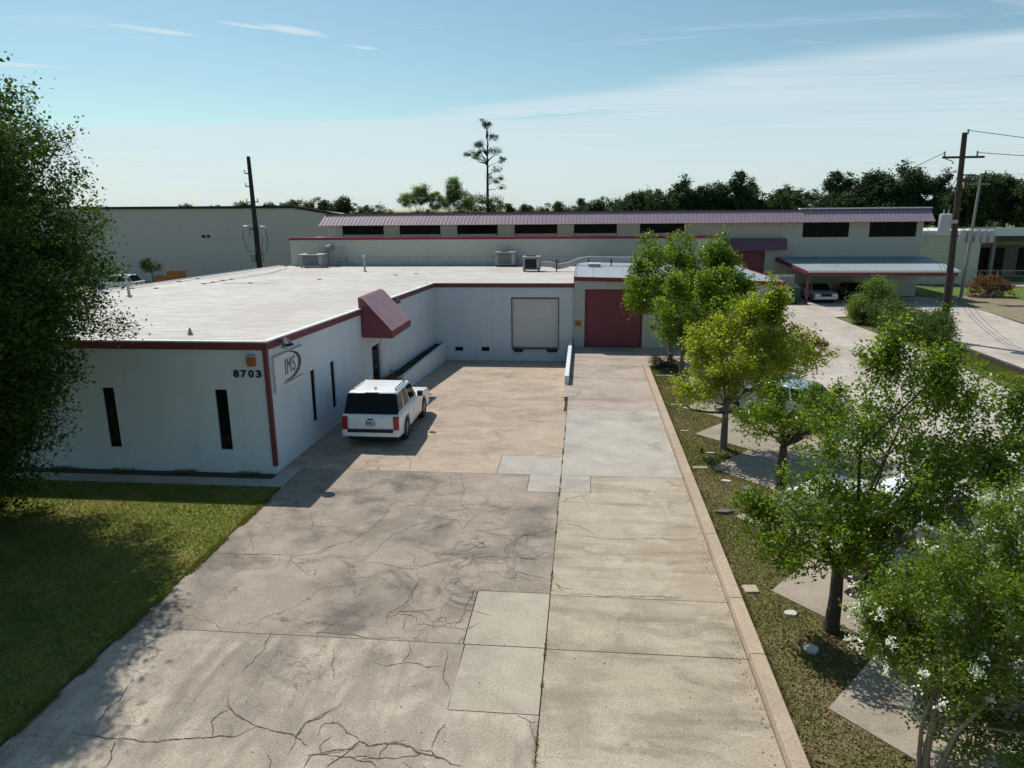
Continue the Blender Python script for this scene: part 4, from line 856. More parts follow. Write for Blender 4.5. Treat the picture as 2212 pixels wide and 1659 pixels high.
car('parked_car', 'silver car under the carport beside its left post', 'car', (20.1, 63.9, 0), R(180), 'paint_silver', L=4.7, W=1.85, H=1.5, belt=.96, hood=.94, nose=1.3, cab=(.10, .72), slope=(.13, .17), wheel_r=.34, wb=2.7, over=.9, rails=False)
car('parked_car', 'dark car deep in the carport shade right of the silver car', 'car', (23.4, 64.4, 0), R(180), 'paint_black', L=4.6, W=1.85, H=1.5, belt=.96, hood=.94, nose=1.3, cab=(.10, .72), slope=(.13, .17), wheel_r=.34, wb=2.7, over=.9, rails=False)
car('parked_car', 'white car parked before the grey warehouse, just its roof showing over the white roof edge', 'car', (-47.5, 69, 0), R(90), 'paint_white', L=4.7, W=1.84, H=1.75, belt=1.1, hood=1.0, nose=1.3, cab=(.08, .72), slope=(.1, .17), wheel_r=.36, wb=2.7, over=.9, rails=False)

# ------------------------------------------------------------------ roof equipment
def ac_unit(label, x, y, w, d, h, z, dark=False):
    t = thing('ac_unit', label, 'air conditioner', (x, y, z))
    for sx_, sy_ in ((-1, -1), (1, -1), (1, 1), (-1, 1)): MB().box(x + sx_ * (w / 2 - .1) - .04, x + sx_ * (w / 2 - .1) + .04, y + sy_ * (d / 2 - .1) - .04, y + sy_ * (d / 2 - .1) + .04, z - .03, z + .14).build('foot', 'black', t)
    c = MB().box(x - w / 2, x + w / 2, y - d / 2, y + d / 2, z + .14, z + h).build('cabinet', 'ac_grey', t, bevel=.02)
    MB().box(x - w / 2 - .03, x + w / 2 + .03, y - d / 2 - .03, y + d / 2 + .03, z + h + .001, z + h + .05).build('lid', 'galvanised', t, bevel=.01)
    MB().cyl((x - w * .05, y, z + h + .05), min(w, d) * .33, .07, 20).build('fan_guard', 'black', t)
    p = MB().box(x - w * .36, x + w * .30, y - d / 2 - .012, y - d / 2 - .001, z + .24, z + h - .12).build('coil', 'black', c)
    k = z + .28
    while k < z + h - .16:
        MB().box(x - w * .36, x + w * .30, y - d / 2 - .04, y - d / 2 - .013, k, k + (.03 if dark else .05)).build('louver', 'black' if dark else 'ac_grey', c); k += .09
    MB().box(x + w * .34, x + w * .44, y - d / 2 - .02, y - d / 2 - .001, z + .3, z + h - .2).build('access_panel', 'galvanised', c)
    return t
ac_unit('grey rooftop air conditioner at the left end of the red topped wall', -22.4, 57.9, 2.0, 1.2, 1.05, RZ(57.9))
ac_unit('grey rooftop air conditioner against the middle of the red topped wall', -6.45, 58.9, 1.65, 1.1, 1.15, RZ(58.9))
ac_unit('rooftop air conditioner with black louvred front at the start of the duct', -3.85, 52.6, 1.25, 1.1, 1.05, RZ(52.6), True)
MB_ = thing('exhaust_hood', 'dark curved exhaust hood behind the left rooftop air conditioner', 'exhaust hood', (-21.6, 59.4, RZ(59.4)))
MB().tube([(-21.9, 59.5, RZ(59.4) - .02), (-21.9, 59.5, 4.5), (-21.7, 59.4, 4.85), (-21.2, 59.2, 4.9)], [.22, .22, .26, .3], 12).build('duct', 'grey_line', MB_, smooth=True)
MB().tube([(-20.4, 59.6, RZ(59.6)), (-20.4, 59.6, 4.95)], .06, 8).build('pipe', 'galvanised', MB_)
dt = thing('roof_duct', 'silver duct snaking over the roof edge from the air conditioner to the annex roof', 'duct', (0, 52.5, 4))
path = [(-3.2, 52.4, 4.05), (-2.4, 52.4, 4.0), (-1.9, 52.3, 3.85), (-1.2, 52.2, 4.0), (-.4, 52.1, 4.3), (.3, 52, 4.42), (1.2, 52, 4.38), (3.5, 52, 4.36), (6.5, 52, 4.34)]
mb = MB()
for a, b in zip(path[:-1], path[1:]): mb.hexa([(a[0], a[1] - .2, a[2] - .2), (b[0], b[1] - .2, b[2] - .2), (b[0], b[1] + .2, b[2] - .2), (a[0], a[1] + .2, a[2] - .2), (a[0], a[1] - .2, a[2] + .17), (b[0], b[1] - .2, b[2] + .17), (b[0], b[1] + .2, b[2] + .17), (a[0], a[1] + .2, a[2] + .17)])
mb.build('duct', 'galvanised', dt)
for x, z in ((-2.0, 3.5), (.3, AZ(.3, 52)), (1.9, AZ(1.9, 52)), (4.0, AZ(4, 52)), (6.2, AZ(6.2, 52))): MB().box(x - .04, x + .04, 51.72, 51.79, z - .02, 4.40).build('support', 'pole_dark', dt)
sk = thing('roof_hatch', 'small white roof hatch on the metal annex roof under the duct', 'hatch', (.7, 50.5, 4)); MB().box(.3, 1.1, 50.1, 50.8, AZ(.7, 50.5) - .01, AZ(.7, 50.5) + .2).build('kerb', 'galvanised', sk); MB().box(.26, 1.14, 50.06, 50.84, AZ(.7, 50.5) + .2, AZ(.7, 50.5) + .26).build('lid', 'white_paint', sk)

# ------------------------------------------------------------------ utility poles
def transformer(parent, x, y, z, r, h, m='transformer'):
    o = MB().tube([(x, y, z), (x, y, z + .03), (x, y, z + h - .08), (x, y, z + h), (x, y, z + h + .05)], [r * .93, r, r, r, r * .75], 16).build('transformer', m, parent, smooth=True)
    for s in (-.4, .4): MB().tube([(x + s * r, y, z + h), (x + s * r, y, z + h + .3)], [.05, .03], 7).build('bushing', 'galvanised', o)
def insulator(parent, x, y, z): MB().tube([(x, y, z), (x, y, z + .08), (x, y, z + .12), (x, y, z + .26)], [.03, .07, .04, .06], 8).build('insulator', 'grey_line', parent)
pl = thing('utility_pole', 'dark leaning utility pole with two transformers before the grey warehouse', 'utility pole', (-31.8, 68, 0))
MB().tube([(-31.85, 68, -.2), (-31.98, 68, 13.0)], [.30, .17], 12).build('pole', 'pole_dark', pl, smooth=True)
for z, a, b in ((11.4, .5, 0), (10.2, .55, 0), (8.75, .6, .6)): MB().box(-31.93 - a, -31.93 + max(b, .05), 67.85, 67.95, z, z + .10).build('arm', 'pole_dark', pl)
for x, z in ((-32.45, 11.5), (-32.45, 10.3), (-32.5, 8.85), (-31.4, 8.85)): insulator(pl, x, 67.9, z)
transformer(pl, -32.7, 67.7, 5.6, .34, .95); transformer(pl, -31.1, 67.7, 5.5, .36, 1.0)
MB().box(-32.8, -31.0, 67.85, 67.95, 6.2, 6.32).build('arm', 'pole_dark', pl)
for pts in ([(-33.0, 67.6, 6.4), (-33.1, 67.6, 5.4), (-32.7, 67.6, 4.2), (-31.9, 67.7, 4.0)], [(-30.8, 67.6, 6.4), (-30.6, 67.6, 5.2), (-30.9, 67.6, 4.0), (-31.7, 67.7, 3.6)], [(-31.1, 67.6, 5.4), (-31.3, 67.6, 4.4), (-31.2, 67.6, 3.2), (-31.8, 67.7, 3.0)]): MB().tube(pts, .03, 5).build('cable_loop', 'wire', pl)
MB().box(-32.55, -32.1, 67.6, 67.85, 3.1, 3.9).build('meter_box', 'grey_line', pl)

pr_ = thing('utility_pole', 'tall brown wooden utility pole with crossarm rising from the hedge', 'utility pole', (21.55, 44.7, 0))
MB().tube([(21.58, 44.7, -.3), (21.48, 44.7, 4), (21.25, 44.7, 11.9)], [.21, .19, .14], 14).build('pole', 'pole_wood', pr_, smooth=True)
MB().box(20.15, 22.4, 44.50, 44.60, 10.5, 10.62).build('crossarm', 'pole_wood', pr_)
for x in (20.25, 22.0): insulator(pr_, x, 44.55, 10.62); 
MB().tube([(20.3, 44.55, 10.5), (20.7, 44.55, 10.35), (20.8, 44.55, 10.2)], .03, 6).build('brace', 'galvanised', pr_)
insulator(pr_, 21.35, 44.55, 11.8)
for z in (9.55, 9.2): MB().box(21.3, 22.0, 44.5, 44.58, z, z + .08).build('bracket', 'pole_wood', pr_)
insulator(pr_, 21.95, 44.54, 9.28)
transformer(pr_, 20.78, 44.6, 6.35, .33, 1.05)
MB().box(20.9, 21.45, 44.5, 44.62, 6.9, 7.1).build('hanger', 'galvanised', pr_)
MB().tube([(21.36, 44.5, 10.2), (20.6, 44.5, 8.3), (20.4, 44.6, 7.6)], .02, 5).build('drop_wire', 'wire', pr_)
MB().tube([(21.45, 44.48, .5), (21.35, 44.5, 6.2)], .04, 6).build('conduit', 'pole_dark', pr_)
for i, (a, b, sag) in enumerate((((22.0, 44.55, 10.8), (60, 52, 10.9), .7), ((21.35, 44.55, 12.0), (60, 53, 10.2), .7), ((21.95, 44.55, 9.45), (60, 50, 9.4), .5), ((21.5, 44.6, 6.0), (29.9, 67.4, 6.2), .8), ((21.5, 44.6, 5.6), (29.9, 67.4, 5.6), .9), ((21.5, 44.6, 5.2), (29.9, 67.4, 5.1), .9), ((20.3, 44.55, 10.85), (19.2, 67.3, 7.6), .25))):
    A = Vector(a); Bq = Vector(b); P = [A.lerp(Bq, k / 12) - Vector((0, 0, sag * 4 * (k / 12) * (1 - k / 12))) for k in range(13)]
    MB().tube(P, .018, 5).build('wire', 'wire', pr_)
p3 = thing('utility_pole', 'slim pale utility pole carrying a bank of grey transformers beyond the carport', 'utility pole', (31.6, 64, 0))
MB().tube([(31.9, 64, -.2), (32.15, 64, 10.4)], [.14, .09], 10).build('pole', 'pole_pale', p3, smooth=True)
MB().box(30.9, 33.7, 63.85, 63.97, 5.3, 5.45).build('platform', 'pole_wood', p3)
for k in range(5): transformer(p3, 31.2 + k * .56, 63.7 + .02 * (k % 2), 4.85, .25, 1.0, 'transformer' if k != 1 else 'galvanised')
MB().box(31.4, 32.9, 63.9, 63.98, 9.5, 9.6).build('arm', 'pole_pale', p3)

# ------------------------------------------------------------------ dumpster, rack, pallets, fence
du = thing('dumpster', 'green steel dumpster with white notice beside the carport', 'dumpster', (17.0, 62, 0))
MB().hexa([(16.15, 61.4, .12), (17.85, 61.4, .12), (17.85, 63, .12), (16.15, 63, .12), (16.1, 61.2, 1.25), (17.9, 61.2, 1.25), (17.9, 63.05, 1.55), (16.1, 63.05, 1.55)]).build('bin', 'dumpster_green', du, bevel=.03)
for z in (.5, .9): MB().box(16.06, 17.94, 61.20 - .02 + (1.25 - z) * .17, 61.30, z, z + .08).build('rib', 'dumpster_green', du)
MB().hexa([(16.1, 61.22, 1.26), (17.9, 61.22, 1.26), (17.9, 63.0, 1.56), (16.1, 63.0, 1.56), (16.1, 61.22, 1.31), (17.9, 61.22, 1.31), (17.9, 63.0, 1.61), (16.1, 63.0, 1.61)]).build('lid', 'black', du)
MB().box(16.55, 17.2, 61.16, 61.20, .55, 1.0).build('notice', 'white_paint', du); MB().box(16.62, 16.9, 61.145, 61.158, .72, .9).build('notice_mark', 'grey_line', du)
for x in (16.35, 17.65): MB().cyl((x, 61.5, 0), .1, .12, 10).build('caster', 'rubber', du)
rk = thing('slatted_rack', 'white upright slatted rack standing behind the green dumpster', 'rack', (17.05, 63.6, 0))
for k in range(10): MB().box(16.2 + k * .18, 16.29 + k * .18, 63.5, 63.56, 0, 2.25).build('slat', 'white_paint', rk)
for z in (.5, 1.5, 2.05): MB().box(16.15, 17.95, 63.565, 63.62, z, z + .1).build('rail', 'white_paint', rk)
for i, (x, z, lab) in enumerate(((-40.6, 0, 'orange brown slatted crate stacked by the warehouse, the upper right one'), (-42.0, 0, 'lower orange brown crate beside the stacked crate at the warehouse'))):
    c = thing('crate', lab, 'crate', (x, 68, 0)); hh = 2.2 if i == 0 else 1.7
    for k in range(6): MB().box(x - .7, x + .7, 67.4, 67.45, .1 + k * hh / 6, .1 + (k + .8) * hh / 6).build('slat', 'pallet_orange', c)
    for xx in (-.7, -.05, .6): MB().box(x + xx, x + xx + .1, 67.455, 68.5, 0, hh + .1).build('upright', 'pallet_orange', c)
fe = thing('chain_fence', 'grey chain link fence along the green lawn at far right', 'fence', (60, 74.9, 0))
for k in range(18): MB().tube([(31.5 + k * 3, 75, -.1), (31.5 + k * 3, 75, 1.6)], .04, 6).build('post', 'galvanised', fe)
MB().tube([(31.5, 75, 1.58), (85, 75, 1.58)], .03, 6).build('top_rail', 'galvanised', fe)
wm = MB()
for k in range(180):
    x = 31.5 + k * .3
    for s in (-1, 1): wm.tube([(x, 75, .05), (x + s * .6, 75, 1.55)], .008, 3, cap=False)
tag(wm.build('wire_mesh', 'galvanised', fe), kind='stuff')

# ------------------------------------------------------------------ foliage
def leaf_mesh(name, C, size, mat_, parent, rs, v=None, ratio=.55, up=.35, local=False):
    C = np.asarray(C); n = len(C); s = size * rs.uniform(.65, 1.3, n)
    nr = rs.normal(size=(n, 3)); nr[:, 2] = np.abs(nr[:, 2]) + up; nr /= np.linalg.norm(nr, axis=1)[:, None]
    d = rs.normal(size=(n, 3)); d -= nr * (d * nr).sum(1)[:, None]; d /= np.linalg.norm(d, axis=1)[:, None]; b = np.cross(nr, d)
    hs = (s * .5)[:, None]; wv = b * hs * ratio; bend = nr * hs * .18
    V = np.empty((n, 4, 3)); V[:, 0] = C - d * hs - bend; V[:, 1] = C + wv; V[:, 2] = C + d * hs - bend; V[:, 3] = C - wv
    me = bpy.data.meshes.new(name); me.vertices.add(n * 4); me.loops.add(n * 4); me.polygons.add(n)
    me.vertices.foreach_set('co', V.ravel()); me.loops.foreach_set('vertex_index', np.arange(n * 4)); me.polygons.foreach_set('loop_start', np.arange(n) * 4)
    try: me.polygons.foreach_set('loop_total', np.full(n, 4))
    except Exception: pass
    me.update(calc_edges=True)
    if v is None: v = rs.uniform(0, 1, n)
    at = me.attributes.new('v', 'FLOAT', 'POINT'); at.data.foreach_set('value', np.repeat(np.clip(v, 0, 1), 4).astype(np.float32))
    return link(name, me, mat_, parent, local)
def clusters(lobes, k, rs, inner=.45):
    out = []; vol = np.array([l[3] * l[4] * l[5] for l in lobes]) ** .55; pick = rs.choice(len(lobes), k, p=vol / vol.sum())
    for i in pick:
        x, y, z, rx, ry, rz = lobes[i]; d = rs.normal(size=3); d /= np.linalg.norm(d); q = rs.uniform(inner, 1) ** .6
        out.append((x + d[0] * rx * q, y + d[1] * ry * q, z + d[2] * rz * q))
    return np.array(out)
def leaves_in(cl, per, spread, rs, squash=.7):
    n = len(cl); cnt = np.maximum(4, (per * rs.uniform(.4, 1.6, n)).astype(int)); idx = np.repeat(np.arange(n), cnt); r = spread * rs.uniform(.6, 1.4, n)
    d = rs.normal(size=(len(idx), 3)) * (r[idx] * .55)[:, None]; d[:, 2] *= squash
    tint = rs.uniform(0, 1, n)[idx] * .6 + rs.uniform(0, .4, len(idx)); return cl[idx] + d, tint
def shoots(cl, per, length, rs, rad=.13):
    c0 = cl.mean(0); n = len(cl); d = cl - c0; d /= np.linalg.norm(d, axis=1)[:, None] + 1e-6; d = d * .8 + rs.normal(size=(n, 3)) * .45; d[:, 2] += .55; d /= np.linalg.norm(d, axis=1)[:, None]
    L_ = length * rs.uniform(.35, 1.35, n); cnt = np.maximum(6, (per * rs.uniform(.35, 1.5, n) * L_ / length).astype(int)); idx = np.repeat(np.arange(n), cnt); u = rs.uniform(0, 1, len(idx)) ** .8
    P = cl[idx] + d[idx] * ((u - .35) * L_[idx])[:, None] + rs.normal(size=(len(idx), 3)) * (rad * (1.15 - .55 * u))[:, None]
    return P, rs.uniform(0, 1, n)[idx] * .55 + rs.uniform(0, .45, len(idx)), np.stack([cl - d * (.35 * L_)[:, None], cl + d * (.62 * L_)[:, None]], 1)
def tree(name, label, base, lobes, trunk_r, fork, leafmat, barkmat='bark', k=160, per=45, spread=.35, leaf=.11, seed=1, limbs=26, twigs=60, lean=(0, 0), group=None, inner=.45, ratio=.55, trunk_top=None, cat='tree', shoot=0, rad=.13, spires=0, sp_r=1.0):
    rs = np.random.RandomState(seed); bx, by = base; t = thing(name, label, cat, (bx, by, 0), 0, group)
    lobes = list(lobes); c0 = np.mean([l[:3] for l in lobes], 0)
    for _ in range(spires):   # single boughs standing out of the crown
        l = lobes[rs.randint(len(lobes))]; d = np.array(l[:3]) - c0 + rs.normal(size=3) * .8; d[2] = abs(d[2]) * .7 + .45; d /= np.linalg.norm(d)
        for q in (.62, .8, .96): lobes.append((l[0] + d[0] * l[3] * q, l[1] + d[1] * l[4] * q, l[2] + d[2] * l[5] * q * 1.15, .22 * sp_r, .22 * sp_r, .3 * sp_r))
    cl = clusters(lobes, k, rs, inner)
    F_ = Vector((bx + lean[0], by + lean[1], fork)); tb = MB(); top = Vector(trunk_top) if trunk_top else None
    tb.tube([(bx, by, -.15), (bx, by, .08), (bx + lean[0] * .5 + rs.uniform(-.05, .05), by + lean[1] * .5, fork * .5), F_], [trunk_r * 1.5, trunk_r * 1.1, trunk_r * .92, trunk_r * .8], 10)
    if top: tb.tube([F_, F_.lerp(top, .5) + Vector((rs.uniform(-.1, .1), rs.uniform(-.1, .1), 0)), top], [trunk_r * .8, trunk_r * .5, trunk_r * .12], 8)
    ends = cl[rs.choice(len(cl), min(limbs, len(cl)), replace=False)]
    mids = []
    for e in ends:
        e = Vector(e); s = F_ if not top else F_.lerp(top, max(0, min(.9, (e.z - fork) / max(.5, top.z - fork) * .8)))
        mid = s.lerp(e, .5) + Vector((rs.uniform(-.2, .2), rs.uniform(-.2, .2), rs.uniform(-.05, .3))) * (e - s).length * .25
        rr = trunk_r * rs.uniform(.2, .42); q1 = s.lerp(mid, .5) + Vector(rs.normal(size=3)) * (e - s).length * .05; q2 = mid.lerp(e, .5) + Vector(rs.normal(size=3)) * (e - s).length * .07; tb.tube([s, q1, mid, q2, e], [rr, rr * .75, rr * .5, rr * .28, rr * .12], 6, cap=False); mids.append((mid, rr * .5)); mids.append((e, rr * .2))
    for i in range(twigs):
        m_, rr = mids[rs.randint(len(mids))]; j = np.argsort(((cl - np.array(m_)) ** 2).sum(1))[:8]; e = Vector(cl[rs.choice(j)])
        tb.tube([m_, m_.lerp(e, .5) + Vector(rs.normal(size=3) * .08), e + Vector(rs.normal(size=3) * .12)], [max(.008, rr * .5), .008, .004], 4, cap=False)
    if shoot:
        P, v, sg_ = shoots(cl, per, shoot, rs, rad)
        for a, b in sg_: tb.tube([a, b], [.010, .004], 3, cap=False)
    else: P, v = leaves_in(cl, per, spread, rs)
    tb.build('trunk', barkmat, t, smooth=True); leaf_mesh('crown', P, leaf, leafmat, t, rs, v, ratio)
    return t, cl, rs
# big tree at the left
lobes = [(-16.0, 15.6, z, r, r, 1.1) for z, r in ((1.6, 2.2), (2.9, 2.7), (4.1, 3.3), (5.3, 4.2), (6.4, 4.5), (7.4, 4.4), (8.4, 4.1), (9.5, 3.6), (10.6, 3.0), (11.6, 2.2))] + [(-12.5, 14.6, 5.9, 1.2, 1.3, .7), (-12.9, 14.0, 7.4, 1.0, 1.1, .7), (-12.9, 14.2, 9.2, .9, 1.0, .7), (-13.4, 15.0, 3.9, .9, .9, .5)]
t_, cl, rs = tree('shade_tree', 'large dark green shade tree filling the left edge over the lawn', (-16.0, 15.6), lobes, .32, 2.2, 'leaf_big', k=2300, per=120, spread=.50, leaf=.088, seed=3, limbs=60, twigs=120, trunk_top=(-16.0, 15.6, 11.8), inner=.4, ratio=.5, shoot=1.0, rad=.22)
c2 = clusters([(x, y, z, a * .88, b * .88, c) for x, y, z, a, b, c in lobes], 1500, rs, .05); P, v = leaves_in(c2, 85, .6, rs); leaf_mesh('inner_crown', P, .15, 'leaf_big', t_, rs, v, .6)
# row of trees in the grass strip
tree('leafy_tree', 'dense green tree before the annex wall, farthest of the row along the kerb', (4.65, 38.0), [(4.4, 38, 4.2, 2.0, 1.9, 1.6), (6.0, 38.2, 4.0, 1.8, 1.7, 1.6), (3.2, 37.8, 3.3, 1.1, 1.2, .9), (4.9, 38, 5.8, .6, .7, .9), (6.7, 38, 5.6, .5, .6, .9), (3.4, 38, 5.5, .45, .5, .9), (7.6, 38.2, 3.6, .8, 1.0, 1.0)], .13, 1.9, 'leaf_maple', 'bark_grey', spires=7, sp_r=1.1, k=400, per=90, spread=.34, leaf=.15, seed=11, limbs=22, shoot=1.0, rad=.18)
tree('leafy_tree', 'green tree second along the kerb, its grey trunk beside the low shrub', (4.57, 32.6), [(5.0, 32.6, 3.4, 1.7, 1.6, 1.1), (6.2, 32.8, 3.1, 1.2, 1.3, .9), (4.3, 32.5, 2.6, .9, 1.0, .7), (5.6, 32.6, 4.4, .8, .8, .6)], .13, 1.6, 'leaf_green', 'bark_grey', spires=5, sp_r=1.0, k=260, per=90, spread=.32, leaf=.135, seed=12, limbs=16, shoot=.9, rad=.17)
t_, cl, rs = tree('leafy_tree', 'yellow green tree with orange tinted top and a low bough over the grass', (4.8, 23.6), [(5.0, 23.6, 3.2, 1.6, 1.5, 1.0), (6.4, 23.9, 3.1, 1.3, 1.4, .9), (5.6, 23.7, 4.1, 1.1, 1.0, .6), (7.3, 24.2, 3.2, .6, .6, .5), (3.9, 23.2, 2.2, .8, .8, .45), (4.2, 23.5, 3.6, .7, .8, .6)], .12, 1.5, 'leaf_yellow', 'bark_grey', spires=6, sp_r=.8, k=340, per=95, spread=.28, leaf=.11, seed=13, limbs=18, shoot=.75, rad=.15)
bo = MB(); bo.tube([(4.85, 23.6, 1.25), (4.2, 23.4, 1.30), (3.6, 23.2, 1.45), (3.2, 23.1, 1.75)], [.05, .04, .03, .012], 6); bo.build('bough', 'bark', t_)
P, v = leaves_in(np.array([(5.4, 23.5, 4.4), (5.8, 23.5, 4.5), (6.2, 23.7, 4.35), (6.9, 24, 4.1), (5.0, 23.6, 4.3), (7.6, 24.2, 3.7), (7.9, 24.2, 3.5)]), 120, .28, rs); leaf_mesh('rusty_leaves', P, .11, 'leaf_rust', t_, rs, v)
P, v = leaves_in(np.array([(3.3, 23.1, 1.7), (3.55, 23.2, 1.55), (3.9, 23.4, 1.6), (4.2, 23.3, 1.45)]), 50, .25, rs); leaf_mesh('bough_leaves', P, .10, 'leaf_yellow', t_, rs, v)
tree('leafy_tree', 'thin grey green tree with dark bare boughs beside the pale blue car', (5.75, 20.0), [(6.0, 20.2, 2.3, 1.0, 1.0, .5), (5.2, 20.0, 2.0, .8, .8, .45), (6.9, 20.4, 2.3, .8, .8, .5)], .13, 1.3, 'leaf_maple', 'bark', spires=3, sp_r=.7, k=130, per=70, spread=.28, leaf=.10, seed=14, limbs=18, twigs=70, shoot=.6, rad=.14)
tree('leafy_tree', 'nearest leafy green tree with a thick dark trunk beside the kerb', (4.87, 12.8), [(4.5, 12.9, 2.2, 1.2, 1.1, .75), (5.5, 13.1, 3.1, 1.3, 1.3, .9), (6.4, 13.3, 3.8, 1.0, 1.1, .8), (5.5, 13.1, 4.7, .45, .5, .7), (6.2, 13.2, 4.8, .35, .4, .5), (3.9, 12.8, 1.8, .5, .6, .5), (7.5, 13.4, 4.0, .55, .6, .5), (7.0, 13.2, 2.9, .9, .9, .6), (7.8, 13.5, 3.3, .7, .7, .5), (5.3, 12.9, 1.9, .9, .8, .5), (6.8, 13.3, 4.5, .3, .3, .4), (4.8, 13, 3.9, .4, .4, .5)], .13, 1.35, 'leaf_green', 'bark', spires=8, sp_r=.8, k=430, per=100, spread=.26, leaf=.085, seed=15, limbs=22, twigs=90, shoot=.7, rad=.13)
t_, cl, rs = tree('flowering_tree', 'crape myrtle with white blossom clusters and smooth pale trunk at lower right', (4.92, 9.0), [(5.9, 9.6, 2.5, 1.25, 1.2, .9), (7.0, 9.9, 2.7, 1.4, 1.3, 1.1), (5.2, 9.3, 1.9, .75, .8, .6), (6.5, 9.5, 1.3, 1.4, 1.0, .8), (7.7, 9.6, 1.8, 1.2, 1.1, 1.1), (5.6, 9.6, 3.1, .8, .8, .5), (7.2, 9.9, 3.7, .6, .6, .5), (5.6, 9.3, .9, .6, .6, .5), (5.1, 10.1, 2.2, .8, .8, .7), (5.2, 9.9, 1.5, .7, .7, .6), (6.6, 9.2, .8, 1.2, .7, .5), (6.6, 9.9, 3.6, 1.0, .9, .6), (7.8, 10, 3.4, .9, .9, .8)], .055, 1.05, 'leaf_green', 'bark_pale', spires=9, sp_r=.8, k=1350, per=78, spread=.20, leaf=.06, seed=16, limbs=22, twigs=160, shoot=.5, rad=.10)
fd = cl - cl.mean(0); fd[:, 2] += .3; far = np.argsort(-(fd ** 2).sum(1) * rs.uniform(.5, 1, len(cl)))[:420]; far = rs.choice(len(cl), 170, replace=False); fl = cl[far] + fd[far] / np.linalg.norm(fd[far], axis=1)[:, None] * rs.uniform(.25, .6, (170, 1)); fl[:, 2] += .10
P, v = leaves_in(fl, 34, .075, rs, 1.0); leaf_mesh('blossoms', P, .042, 'petal', t_, rs, v, .9)
mb = MB()
for k in range(3):
    a = rs.uniform(0, 6.28); mb.tube([(4.92 + .1 * math.cos(a), 9.0 + .1 * math.sin(a), -.1), (5.1 + .3 * math.cos(a), 9.1 + .3 * math.sin(a), 1.0), (6.1 + .7 * math.cos(a), 9.5 + .6 * math.sin(a), 2.4)], [.035, .028, .01], 6)
mb.build('stems', 'bark_pale', t_, smooth=True)
# low bushes
def bush(label, base, lobes, leafmat, k, per, spread, leaf, seed, name='bush', ratio=.5):
    rs = np.random.RandomState(seed); t = thing(name, label, 'bush', (*base, 0)); cl = clusters(lobes, k, rs, .3); P, v = leaves_in(cl, per, spread, rs, .9); P = P[(P[:, 2] > .02)]; leaf_mesh('foliage', P, leaf, leafmat, t, rs, v[:len(P)], ratio)
    mb = MB()
    for e in cl[::max(1, len(cl) // 14)]: mb.tube([(base[0] + rs.uniform(-.1, .1), base[1] + rs.uniform(-.1, .1), -.05), Vector((base[0], base[1], 0)).lerp(Vector(e), .5) + Vector((0, 0, .1)), Vector(e)], [.03, .02, .006], 5, cap=False)
    mb.build('stems', 'bark', t); return t
bush('low rounded grey green shrub at the far end of the kerb', (4.15, 36.3), [(4.1, 36.2, .3, .9, .45, .35)], 'leaf_grey', 60, 40, .18, .07, 21)
bush('lime yellow bush at the lower right edge behind the flowering tree', (6.9, 8.6), [(6.9, 8.6, .9, .8, .7, .8)], 'leaf_lime', 70, 40, .2, .07, 22)
bush('small rusty green bush at the near end of the planter wall', (-8.75, 31.0), [(-8.75, 31.0, .45, .35, .3, .4)], 'leaf_dead', 30, 40, .15, .06, 23)
bush('tall loose bush at the far end of the median hedge', (19.6, 51.5), [(19.7, 51.3, 1.2, 1.7, 1.4, 1.2), (20.3, 51.5, 2.2, 1.1, 1.0, .9), (19.0, 51, 1.0, .8, .7, .8)], 'leaf_light', 190, 65, .35, .13, 24)
bush('dark low hedge bush in the middle of the median hedge', (19.8, 47.2), [(19.9, 46.6, .85, 1.3, 2.9, 1.0), (20.0, 49.2, 1.0, 1.2, 1.8, 1.0)], 'leaf_hedge', 230, 65, .32, .12, 25)
bush('hedge bush wrapped round the foot of the brown utility pole', (20.3, 43.6), [(20.2, 43.4, .9, 1.3, 2.2, 1.05), (20.9, 44.4, .9, 1.0, 1.2, 1.0)], 'leaf_hedge', 230, 65, .32, .12, 26)
rs = np.random.RandomState(40); vi = thing('climbing_vine', 'green vine climbing the lower part of the brown utility pole', 'vine', (21.55, 44.7, 0))
P = np.column_stack([21.5 + rs.normal(0, .25, 900), 44.5 + rs.normal(0, .2, 900), rs.uniform(.2, 2.4, 900)]); leaf_mesh('leaves', P, .13, 'leaf_light', vi, rs)
MB().tube([(21.4, 44.45, 0), (21.35, 44.42, 1.2), (21.45, 44.45, 2.3)], .02, 5).build('stem', 'bark', vi)
rs = np.random.RandomState(41); iv = thing('ground_ivy', 'dark ivy filling the planter strip along the side wall', 'ivy', (-8.8, 36, 0))
yy = rs.uniform(31.3, 41.5, 900); P = np.column_stack([-8.8 + (yy - 31) * .012 + rs.uniform(-.33, .33, 900), yy, .37 - (yy - 31) * .027 + rs.uniform(-.04, .05, 900)]); leaf_mesh('leaves', P, .10, 'leaf_big', iv, rs)
# brush pile with logs
bp = thing('brush_pile', 'heap of rusty dead brush and cut logs beyond the side road', 'brush pile', (35.4, 67.0, 0))
rs = np.random.RandomState(42); cl = clusters([(35.6, 67.2, .9, 1.7, 1.2, 1.1), (36.6, 67.2, .6, 1.2, 1.0, .7)], 90, rs, .2); P, v = leaves_in(cl, 40, .35, rs); P[:, 2] = np.abs(P[:, 2]); leaf_mesh('dead_leaves', P, .17, 'leaf_dead', bp, rs, v)
for k in range(5):
    x = 33.6 + k * .55; MB().tube([(x, 66.1 + rs.uniform(-.3, .3), .15), (x + .9, 66.4 + rs.uniform(-.2, .4), .25 + .3 * (k % 2))], .13, 9).build('log', 'log', bp)
mb = MB()
for k in range(26): a = rs.uniform(0, 6.28); mb.tube([(35.6, 67, .3), (35.6 + math.cos(a) * 1.6, 67 + math.sin(a) * 1.2, rs.uniform(.3, 1.9))], [.03, .01], 4)
mb.build('sticks', 'bark_grey', bp)
